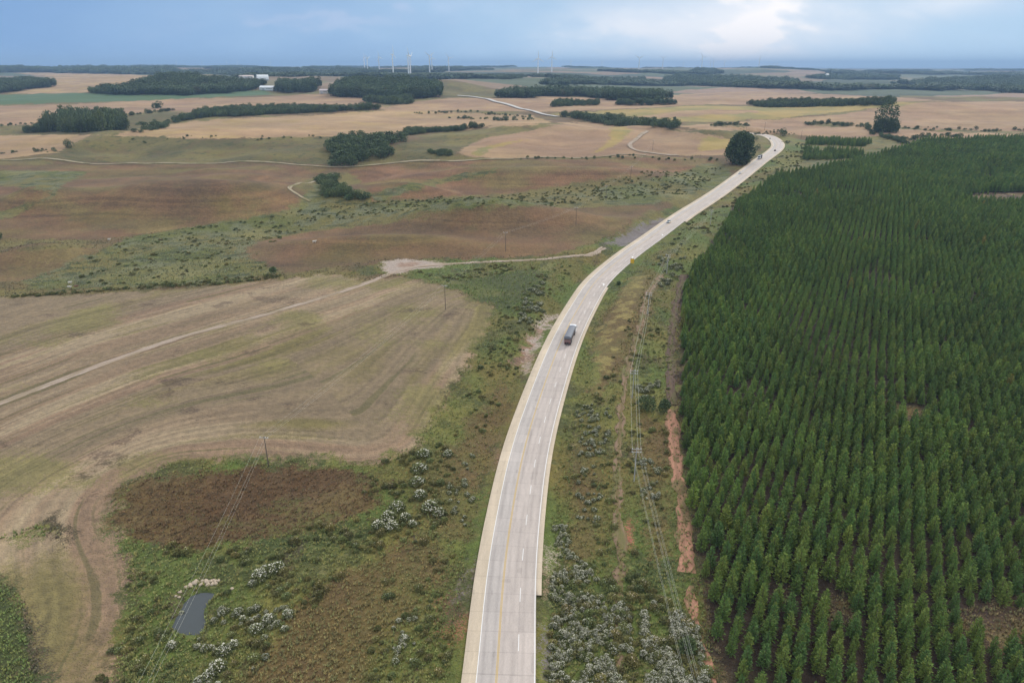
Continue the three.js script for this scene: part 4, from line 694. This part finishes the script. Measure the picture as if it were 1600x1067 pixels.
// rubble by the pond
{
  const r = rng(8), pts = [[282, 925, 0.5], [290, 918, 0.6], [298, 914, 0.5], [306, 911, 0.7], [314, 909, 0.6], [322, 908, 0.7], [330, 908, 0.6], [338, 909, 0.5], [300, 917, 0.4], [312, 914, 0.5], [324, 913, 0.6], [334, 913, 0.5], [277, 932, 0.4], [359, 920, 0.7]];
  const gs = [0, 1, 2].map((s) => { const g = mergeVertices(new THREE.IcosahedronGeometry(0.5, 1).deleteAttribute('uv').deleteAttribute('normal')), p = g.attributes.position; for (let i = 0; i < p.count; i++) { const k = 0.75 + 0.5 * vn(i * 3.7 + s * 50, s); p.setXYZ(i, p.getX(i) * k * 1.2, p.getY(i) * k * 0.7, p.getZ(i) * k); } g.computeVertexNormals(); return g; }), m = mat(col(0.42, 0.34, 0.26), 0.95);
  for (const [x, y, s] of pts) for (let k = 0; k < (x === 359 ? 1 : 3); k++) { const p = at(x + (r() - 0.5) * 6, y + (r() - 0.5) * 3), o = top('stone', gs[Math.floor(r() * 3)], m); o.position.set(p.x, p.y + 0.05, p.z); o.rotation.y = r() * 6; o.scale.setScalar(s * (0.8 + r() * 0.9)); x === 359 ? tag(o, 'single pale stone to the right of the pond', 'stone') : tag(o, 'pale stone in the rubble bank behind the pond', 'stone', 'stones heaped behind the pond'); }
}
console.log('plants done');
// ------------------------------------------------------------------ wind turbines
{
  const tower = new THREE.LatheGeometry([[0, -4], [3.2, -4], [3.1, 0], [2.6, 30], [2.0, 60], [1.6, 78.2], [0, 78.4]].map(([x, y]) => new THREE.Vector2(x, y)), 16);
  const nac = new THREE.CapsuleGeometry(1.9, 6, 4, 10); nac.rotateX(Math.PI / 2); nac.translate(0, 80, -1.2);
  const hub = new THREE.SphereGeometry(1.7, 12, 8); hub.scale(1, 1, 1.3); hub.translate(0, 0, 4.2);
  const blade = (() => { const g = new THREE.BoxGeometry(1, 33, 0.5, 2, 12, 1); g.translate(0, 17.5, 0); const p = g.attributes.position; for (let i = 0; i < p.count; i++) { const t = (p.getY(i) - 1) / 33, w = t < 0.18 ? mix(1.6, 3.6, t / 0.18) : mix(3.6, 1.0, (t - 0.18) / 0.82), tw = 0.35 * (1 - t), x = (p.getX(i) + 0.15) * w, z = p.getZ(i) * mix(1.6, 0.3, t); p.setX(i, x * Math.cos(tw) - z * Math.sin(tw)); p.setZ(i, x * Math.sin(tw) + z * Math.cos(tw) + 4.4); } g.computeVertexNormals(); return g; })();
  const T = [[569.4, 88, 106, 1.0, 0.3], [574.5, 90, 112, 1.0, 0.9], [592.5, 87, 110, 0.9, 0.3], [614.5, 84, 118, 1.25, 0.1], [638.5, 84, 119, 1.2, 0.5], [641.5, 87.5, 118, 1.2, 1.2], [671.5, 89, 115.5, 0.6, 1.05], [675, 90, 111, 0.6, 0.2], [701.5, 91, 112, 0.4, 0.7],
    [775.5, 99.5, 106, 0.6, 0.1], [779.5, 99.5, 106, 0.6, 0.6], [840.5, 91.5, 119, 0.2, 0], [862, 93, 117, 0.25, 0], [892, 97, 108, 0.3, 0.4], [940.5, 97, 107, 0.3, 0.8], [998, 91, 113, 0.1, 1.05], [1035.5, 91.5, 107, 0.15, 1.05], [1068, 98, 107, 0.2, 0.3], [1096.5, 89.5, 108, 0.3, 0.55], [1110, 96, 107, 0.3, 0.5], [1115, 95.5, 107.5, 0.4, 0.5], [1131.5, 97, 108, 0.9, 0.2], [1185.3, 96.5, 112, 1.2, 0.1], [1209.5, 98, 107, 0.9, 0.4], [1214, 98, 107, 0.9, 0.9],
    [275.5, 97, 103.5, 0.9, 0.15], [315.5, 96.5, 103.5, 0.9, 0.15], [354, 95.5, 103, 0.9, 0.1], [371, 96, 103, 0.9, 0.4], [422.5, 96, 103, 0.9, 0.1]];
  const where = ['first of the two leftmost turbines by the distant wood', 'second of the two leftmost turbines by the distant wood', 'turbine left of the tall near towers', 'tall near turbine, left of the close pair', 'tallest near turbine, left one of the close pair', 'right one of the close pair of near turbines', 'nearer of two turbines just right of the close pair', 'farther of two turbines just right of the close pair', 'single turbine at the right of the near group', 'left one of a tiny far pair in the middle', 'right one of a tiny far pair in the middle', 'larger left one of two turbines near the centre', 'smaller right one of two turbines near the centre', 'faint far turbine right of the centre two', 'faint far turbine in the gap before the bright cloud', 'left one of two skyline turbines before the bright cloud', 'right one of two skyline turbines before the bright cloud', 'faint small turbine left of the wooded knoll', 'tall turbine on the left of the wooded knoll', 'thin far turbine behind the wooded knoll', 'turbine on the right of the wooded knoll', 'faint turbine right of the wooded knoll', 'lone turbine under the right of the bright cloud', 'left one of the last far pair on the right', 'right one of the last far pair on the right', 'leftmost tiny turbine above the wooded hill', 'second tiny turbine from the left above the wooded hill', 'third tiny turbine on the left skyline', 'fourth tiny turbine on the left skyline', 'fifth tiny turbine, above the far sheds'];
  T.forEach(([px, hy, by, yaw, roll], i) => {
    const range = 80 * 1239 / (by - hy), u = (px - 800) / F, [dx, , dz] = ray(px, by), L = Math.hypot(dx, dz), d = Math.min(range, 12500), x = dx / L * d, z = dz / L * d;
    const o = base('wind_turbine', [x, hAt(x, z), z], Math.atan2(-x, -z) + yaw);
    part('tower', tower, M.steelwhite, o); part('nacelle', nac, M.steelwhite, o);
    const rotor = part('rotor_hub', hub, M.steelwhite, o); rotor.position.y = 80;
    for (let k = 0; k < 3; k++) { const b = part('blade', blade, M.steelwhite, rotor); b.rotation.z = roll + k * 2.0944; }
    tag(o, 'white wind turbine, ' + where[i], 'wind turbine', 'wind turbines on the horizon');
  });
}
// ------------------------------------------------------------------ poles and cables
function pole(x, z, h, turn, label, group, arms = 1, m = M.wood) {
  const o = base('utility_pole', [x, hAt(x, z), z], turn);
  part('pole', new THREE.CylinderGeometry(0.1, 0.17, h + 1, 10).translate(0, h / 2 - 0.5, 0), m, o);
  for (let k = 0; k < arms; k++) {
    const a = part('crossarm', new THREE.BoxGeometry(2.4, 0.12, 0.12).translate(0, h - 0.35 - k * 0.9, 0.14), M.conc, o);
    for (const ix of [-1.1, 0.35, 1.1]) part('insulator', new THREE.CylinderGeometry(0.06, 0.09, 0.28, 8).translate(ix, h - 0.15 - k * 0.9, 0.14), M.steelwhite, a);
  }
  return tag(o, label, 'utility pole', group);
}
function cables(poles, arms, label, group, rad, ends) {
  const f = (P0, off, k) => { const c = Math.cos(P0.turn), s = Math.sin(P0.turn); return V(P0.x + off * c + 0.14 * s, hAt(P0.x, P0.z) + P0.h - 0.02 - k * 0.9, P0.z - off * s + 0.14 * c); };
  for (let k = 0; k < arms; k++) for (const off of [-1.1, 0.35, 1.1]) {
    const gs = []; for (let i = 1; i < poles.length; i++) { const a = f(poles[i - 1], off, k), b = f(poles[i], off, k), L = a.distanceTo(b), pts = []; for (let t = 0; t <= 1.001; t += 0.1) { const p = a.clone().lerp(b, t); p.y -= 4 * t * (1 - t) * L * 0.012; pts.push(p); } gs.push(new THREE.TubeGeometry(new THREE.CatmullRomCurve3(pts), 12, rad * (poles[i].thin || 1), 5)); }
    tag(top('power_cable', mergeGeometries(gs), M.cable), label, 'cable', group);
  }
}
function lineOf(px, heights, labels, group, arms, m, cabLabel, cabGroup, rad) {
  const P0 = px.map(([x, y], i) => { const p = at(x, y); return { x: p.x, z: p.z, h: heights[i] }; });
  P0.forEach((p, i) => { const a = P0[Math.max(0, i - 1)], b = P0[Math.min(P0.length - 1, i + 1)]; p.turn = Math.atan2(b.x - a.x, b.z - a.z) + Math.PI; });
  P0.forEach((p, i) => { if (labels[i]) pole(p.x, p.z, p.h, p.turn, labels[i], group, arms, m); });
  cables(P0, arms, cabLabel, cabGroup, rad);
}
lineOf([[215, 1190], [419, 727], [696, 484], [790, 393], [900, 351], [947, 313], [985.5, 281], [1020, 235]], [9, 9, 11, 11, 11, 11, 11, 11], [null, 'pole with pale crossarm above the dark brown slope', 'dark pole in a green tuft on the stubble field', 'dark pole on the brown slope above the dirt track', 'pole on the brown slope left of the highway', 'faint pole in the meadow left of the highway', 'thin far pole at the meadow top near the highway', 'far pole standing on the pink dome field'], 'poles of the left power line', 1, M.wood, 'thin power cable crossing the left fields', 'cables of the left power line', 0.012);
lineOf([[1110, 1290], [991, 752], [988, 622], [1012, 492], [1042, 428], [1110, 352]], [10, 10, 10, 10, 10, 10], [null, 'pole in grey weeds with cables to the bottom edge', 'pole beside dark bushes between highway and pines', 'pole above yellowish weeds right of the highway', 'pole near the grey bushes at plantation corner', 'upper pole on the verge by the plantation'], 'poles of the power line along the pines', 2, M.conc, 'power cable running along the pine plantation', 'cables along the pines', 0.012);
for (const [x, y, l] of [[1166, 207, 'leftmost far pole at the crest beyond the bend'], [1195, 203, 'far pole behind the highway bend'], [1252, 217, 'short far pole right of the highway bend']]) { const p = at(x, y); pole(p.x, p.z, 10, 0.4, l, 'far poles by the bend', 1); }
// ------------------------------------------------------------------ vehicles
const wheelG = (() => { const g = new THREE.CylinderGeometry(1, 1, 1, 18); g.rotateZ(Math.PI / 2); return g; })(), rimG = (() => { const g = new THREE.CylinderGeometry(0.55, 0.55, 1.04, 14); g.rotateZ(Math.PI / 2); return g; })();
function wheel(o, x, y, z, r, w) { const m = part('wheel', wheelG, M.tire, o); m.position.set(x, y, z); m.scale.set(w, r, r); part('rim', rimG, M.metal, m); }
function onLane(s, off, dir) { const k = roadAt(s); return { p: [k.x + k.nx * off, k.y + 0.005, k.z + k.nz * off], turn: Math.atan2(k.tx, k.tz) + (dir < 0 ? Math.PI : 0) }; }
const prism = (pts, w, bev = 0.06) => { const s = new THREE.Shape(); pts.forEach(([x, y], i) => i ? s.lineTo(x, y) : s.moveTo(x, y)); const g = new THREE.ExtrudeGeometry(s, { depth: w - 2 * bev, bevelEnabled: true, bevelSize: bev, bevelThickness: bev, bevelSegments: 2 }); g.translate(0, 0, -(w / 2 - bev)); g.rotateY(-Math.PI / 2); return g; };  // profile x -> +z forward
const box = (w, h, d, x, y, z) => new THREE.BoxGeometry(w, h, d).translate(x, y, z);
function truck(s, off, dir, label, cargo = {}) {
  const { p, turn } = onLane(s, off, dir), o = base('cargo_truck', p, turn), L = cargo.len || 12.5, tarp = mat(col(...(cargo.tarp || [0.17, 0.18, 0.21])), 0.7), side = mat(col(...(cargo.side || [0.09, 0.065, 0.06])), 0.6), white = mat(col(0.75, 0.77, 0.8), 0.35);
  const bed = part('cargo_bed', box(2.5, 2.0, L, 0, 2.3, -1.2), side, o);
  for (let z = -L / 2 - 1.2 + 1.2; z < L / 2 - 1.2; z += 1.55) for (const sx of [-1, 1]) part('side_post', box(0.06, 1.9, 0.12, sx * 1.275, 2.3, z), side, bed);
  const arch = new THREE.Shape(); arch.moveTo(-1.3, 0); arch.quadraticCurveTo(-1.2, 0.42, 0, 0.52); arch.quadraticCurveTo(1.2, 0.42, 1.3, 0); arch.lineTo(1.3, -0.5); arch.lineTo(-1.3, -0.5);
  part('tarpaulin', new THREE.ExtrudeGeometry(arch, { depth: L + 0.06, bevelEnabled: true, bevelSize: 0.03, bevelThickness: 0.03, bevelSegments: 1 }).translate(0, 3.3, -L / 2 - 1.23), tarp, o);
  const back = part('tail_gate', box(2.44, 1.0, 0.08, 0, 1.85, -L / 2 - 1.26), mat(col(0.22, 0.13, 0.12), 0.6), o); part('bumper', box(2.4, 0.22, 0.15, 0, 0.75, -L / 2 - 1.25), side, o);
  for (const sx of [-1, 1]) part('tail_light', box(0.4, 0.16, 0.06, sx * 0.95, 1.1, -L / 2 - 1.28), mat(col(0.35, 0.02, 0.02), 0.4), o);
  part('chassis', box(1.0, 0.35, L + 3.5, 0, 1.05, 0.6), side, o);
  const cz = L / 2 - 1.2 + 0.7; const cab = part('cab', prism([[cz, 0.55], [cz + 2.2, 0.55], [cz + 2.3, 1.6], [cz + 2.05, 3.0], [cz + 1.7, 3.25], [cz + 0.05, 3.25]], 2.45), white, o);
  part('windscreen', prism([[cz + 2.28, 1.9], [cz + 2.32, 1.9], [cz + 2.12, 2.9], [cz + 2.08, 2.9]], 2.2, 0.01), M.glass, cab); for (const sx of [-1, 1]) { part('side_window', box(0.03, 0.75, 1.0, sx * 1.235, 2.35, cz + 1.45), M.glass, cab); part('mirror', box(0.3, 0.6, 0.15, sx * 1.5, 2.35, cz + 2.0), white, cab); }
  for (const sx of [-1, 1]) { wheel(o, sx * 1.05, 0.52, cz + 1.45, 0.52, 0.32); wheel(o, sx * 1.0, 0.52, cz - 1.4, 0.52, 0.5); for (const k of [0, 1, 2]) wheel(o, sx * 1.0, 0.52, -L / 2 - 0.1 + k * 1.25, 0.52, 0.5); }
  return tag(o, label, 'truck');
}
function car(s, off, dir, label, c) {
  const { p, turn } = onLane(s, off, dir), o = base('passenger_car', p, turn), paint = new THREE.MeshPhysicalMaterial({ color: col(...c), roughness: 0.35, clearcoat: 0.8 });
  const body = part('body', prism([[-2.1, 0.35], [2.05, 0.35], [2.12, 0.7], [1.95, 0.9], [0.95, 1.02], [-1.75, 1.02], [-2.12, 0.95], [-2.15, 0.6]], 1.76, 0.08), paint, o);
  const cabin = part('cabin', prism([[1.05, 1.0], [0.25, 1.48], [-1.15, 1.5], [-1.8, 1.03]], 1.5, 0.08), M.glass, o); part('roof', box(1.34, 0.05, 1.5, 0, 1.575, -0.45), paint, cabin);
  for (const sx of [-1, 1]) { for (const z of [1.35, -1.3]) wheel(o, sx * 0.8, 0.33, z, 0.33, 0.22); part('headlight', box(0.4, 0.16, 0.06, sx * 0.62, 0.78, 2.1), M.steelwhite, body); part('tail_light', box(0.35, 0.16, 0.06, sx * 0.66, 0.85, -2.2), mat(col(0.4, 0.02, 0.02), 0.4), body); }
  return tag(o, label, 'car');
}
truck(sAt(897, 531), 2.6, 1, 'long truck with grey tarpaulin and white cab on the highway');
car(sAt(1040, 348), -1.6, -1, 'pale grey car alone on the highway beyond the gravel lay-by', [0.3, 0.33, 0.34]);
car(sAt(1152, 272), -2.2, -1, 'white car on the highway before the round tree', [0.75, 0.75, 0.75]);
truck(sAt(1186, 248.5), -2.2, -1, 'oncoming dark truck with white cab by the round tree', { len: 7, side: [0.05, 0.05, 0.06], tarp: [0.08, 0.08, 0.09] });
car(sAt(1211, 236.5), 2.0, 1, 'small dark car entering the highway bend', [0.06, 0.05, 0.05]);
// ------------------------------------------------------------------ signs
{
  const k = roadAtPx(984, 414), x = k.x + k.nx * 8.6, z = k.z + k.nz * 8.6, o = base('warning_sign', [x, hAt(x, z) - 0.1, z], Math.atan2(-k.tx, -k.tz)), ym = mat(col(0.72, 0.42, 0.02), 0.5);
  for (const sx of [-0.7, 0.7]) part('post', new THREE.CylinderGeometry(0.06, 0.06, 4.2, 8).translate(sx, 2.1, 0), M.metal, o);
  const b = part('sign_board', box(2.0, 2.5, 0.05, 0, 2.9, 0.08), ym, o); part('border', box(2.08, 2.58, 0.03, 0, 2.9, 0.055), mat(col(0.03, 0.03, 0.03)), b); tag(o, 'yellow road sign board on the right edge of the highway', 'road sign');
}
{ // sign posts at the bend
  for (const [x, y, l] of [[1203, 220.5, 'narrow dark sign post inside the highway bend']]) { const p = at(x, y), o = base('road_sign', [p.x, p.y, p.z], 0.3); part('post', new THREE.CylinderGeometry(0.08, 0.08, 2.4, 8).translate(0, 1.2, 0), M.metal, o); part('sign_board', box(1.2, 1.6, 0.05, 0, 3, 0.05), mat(col(0.05, 0.09, 0.07), 0.6), o); tag(o, l, 'road sign'); }
}
// ------------------------------------------------------------------ far buildings
function shed(px, py, w, d, h, label, turn, wallC, roofC, arch) {
  const p = at(px, py), o = base('farm_shed', [p.x, p.y - 0.3, p.z], turn), wm = mat(col(...wallC), 0.8), rm = mat(col(...roofC), 0.5);
  part('wall', box(w, h, d, 0, h / 2, 0), wm, o);
  const s = new THREE.Shape(); if (arch) { s.moveTo(-d / 2 - 0.4, 0); s.absarc(0, 0, d / 2 + 0.4, Math.PI, 0, true); } else { s.moveTo(-d / 2 - 0.6, 0); s.lineTo(0, d * 0.22); s.lineTo(d / 2 + 0.6, 0); } s.closePath();
  part('roof', new THREE.ExtrudeGeometry(s, { depth: w + 1, bevelEnabled: false }).rotateY(Math.PI / 2).translate(-w / 2 - 0.5, h + 0.01, 0), rm, o);
  part('door', box(Math.min(5, w * 0.2), h * 0.75, 0.2, -w * 0.2, h * 0.375, d / 2 + 0.05), M.metal, o);
  for (let k = 0; k < 4; k++) part('window', box(w * 0.07, h * 0.2, 0.2, w * (0.05 + k * 0.11), h * 0.65, d / 2 + 0.05), M.glass, o);
  return tag(o, label, 'building');
}
shed(418, 141, 34, 18, 7, 'long white shed beside the square pine wood', -0.1, [0.6, 0.62, 0.63], [0.66, 0.68, 0.7]);
shed(410, 125.5, 30, 24, 3, 'arched white hangar among far woods', 0.5, [0.5, 0.52, 0.52], [0.68, 0.7, 0.71], true);
shed(388, 123, 30, 14, 8, 'right one of two small white houses on the far left', 0, [0.7, 0.68, 0.64], [0.6, 0.5, 0.45]);
shed(378, 123, 16, 12, 8, 'left one of two small white houses on the far left', 0.1, [0.7, 0.68, 0.64], [0.5, 0.42, 0.4]);
shed(506, 146, 18, 12, 7, 'pale shed in the gap between the two pine woods', 0, [0.52, 0.48, 0.44], [0.5, 0.42, 0.42]);
shed(1292, 123, 14, 14, 22, 'small white tower building in the hazy right woods', 0.2, [0.75, 0.76, 0.77], [0.6, 0.6, 0.6]);
// ------------------------------------------------------------------ cattle
{
  function cowGeo(lying) {
    const N = 40, mc = new MarchingCubes(N, new THREE.MeshBasicMaterial(), false, false, 40000), B = [], L = lying ? 0.42 : 1.05, cap = (a, b, r0, r1) => B.push([V(...a), V(...b), r0, r1]);
    cap([0, L, -0.65], [0, L + 0.02, 0.6], 0.36, 0.4); cap([0, L + 0.1, 0.6], [0, L + 0.42, 1.05], 0.25, 0.17); cap([0, L + 0.45, 1.05], [0, L + 0.22, 1.42], 0.16, 0.09); cap([0, L + 0.2, -0.95], [0, L - 0.45, -1.08], 0.05, 0.04);
    cap([-0.1, L + 0.52, 1.02], [-0.3, L + 0.5, 0.98], 0.06, 0.03); cap([0.1, L + 0.52, 1.02], [0.3, L + 0.5, 0.98], 0.06, 0.03);
    for (const s of [-1, 1]) { if (lying) { cap([s * 0.25, 0.25, 0.5], [s * 0.4, 0.1, 0.9], 0.12, 0.07); cap([s * 0.3, 0.25, -0.6], [s * 0.5, 0.1, -0.1], 0.18, 0.08); } else { cap([s * 0.22, L - 0.15, 0.5], [s * 0.22, 0.5, 0.52], 0.15, 0.08); cap([s * 0.22, 0.5, 0.52], [s * 0.22, 0.05, 0.5], 0.08, 0.06); cap([s * 0.22, L - 0.1, -0.65], [s * 0.22, 0.58, -0.6], 0.2, 0.1); cap([s * 0.22, 0.45, -0.82], [s * 0.22, 0.58, -0.6], 0.08, 0.1); cap([s * 0.22, 0.45, -0.82], [s * 0.22, 0.05, -0.76], 0.08, 0.06); } }
    const S = 1.6, C = V(0, 0.8, 0.15), q = V(0, 0, 0), ab = V(0, 0, 0);
    for (let z = 0; z < N; z++) for (let y = 0; y < N; y++) for (let x = 0; x < N; x++) {
      q.set((x / (N / 2) - 1) * S + C.x, (y / (N / 2) - 1) * S + C.y, (z / (N / 2) - 1) * S + C.z); let d = 9;
      for (const [a, b, r0, r1] of B) { ab.copy(b).sub(a); const t = clamp(((q.x - a.x) * ab.x + (q.y - a.y) * ab.y + (q.z - a.z) * ab.z) / ab.lengthSq()), e = Math.hypot(q.x - a.x - ab.x * t, q.y - a.y - ab.y * t, q.z - a.z - ab.z * t) - mix(r0, r1, t), k = 0.08, h = clamp(0.5 + 0.5 * (d - e) / k); d = mix(d, e, h) - k * h * (1 - h); }
      mc.field[x + y * N + z * N * N] = -d;
    }
    mc.isolation = 0; mc.update(); const g = new THREE.BufferGeometry(), n = mc.count; g.setAttribute('position', new THREE.BufferAttribute(mc.positionArray.slice(0, n * 3), 3)); g.setAttribute('normal', new THREE.BufferAttribute(mc.normalArray.slice(0, n * 3), 3)); g.scale(S, S, S); g.translate(C.x, C.y, C.z); return g;
  }
  const st = cowGeo(false), ly = cowGeo(true), wm = mat(col(0.62, 0.57, 0.5), 0.9), bm = mat(col(0.2, 0.1, 0.06), 0.9);
  for (const [x, y, g, m, t, l] of [[109, 444, st, wm, 1.4, 'white cow standing in the green meadow at left'], [107.5, 449, ly, wm, 1.5, 'white cow lying below the standing white cow'], [118, 448, ly, bm, 1.6, 'brown cow lying beside the two white cows'], [170, 376, st, wm, 1.2, 'pale cow at the brown pasture border'], [491, 379.5, st, wm, 1.7, 'pale cow alone on the brown slope']]) { const p = at(x, y), o = top('cow', g, m); o.position.set(p.x, p.y - 0.03, p.z); o.rotation.y = t; tag(o, l, 'cow'); }
}
renderer.render(scene, camera);
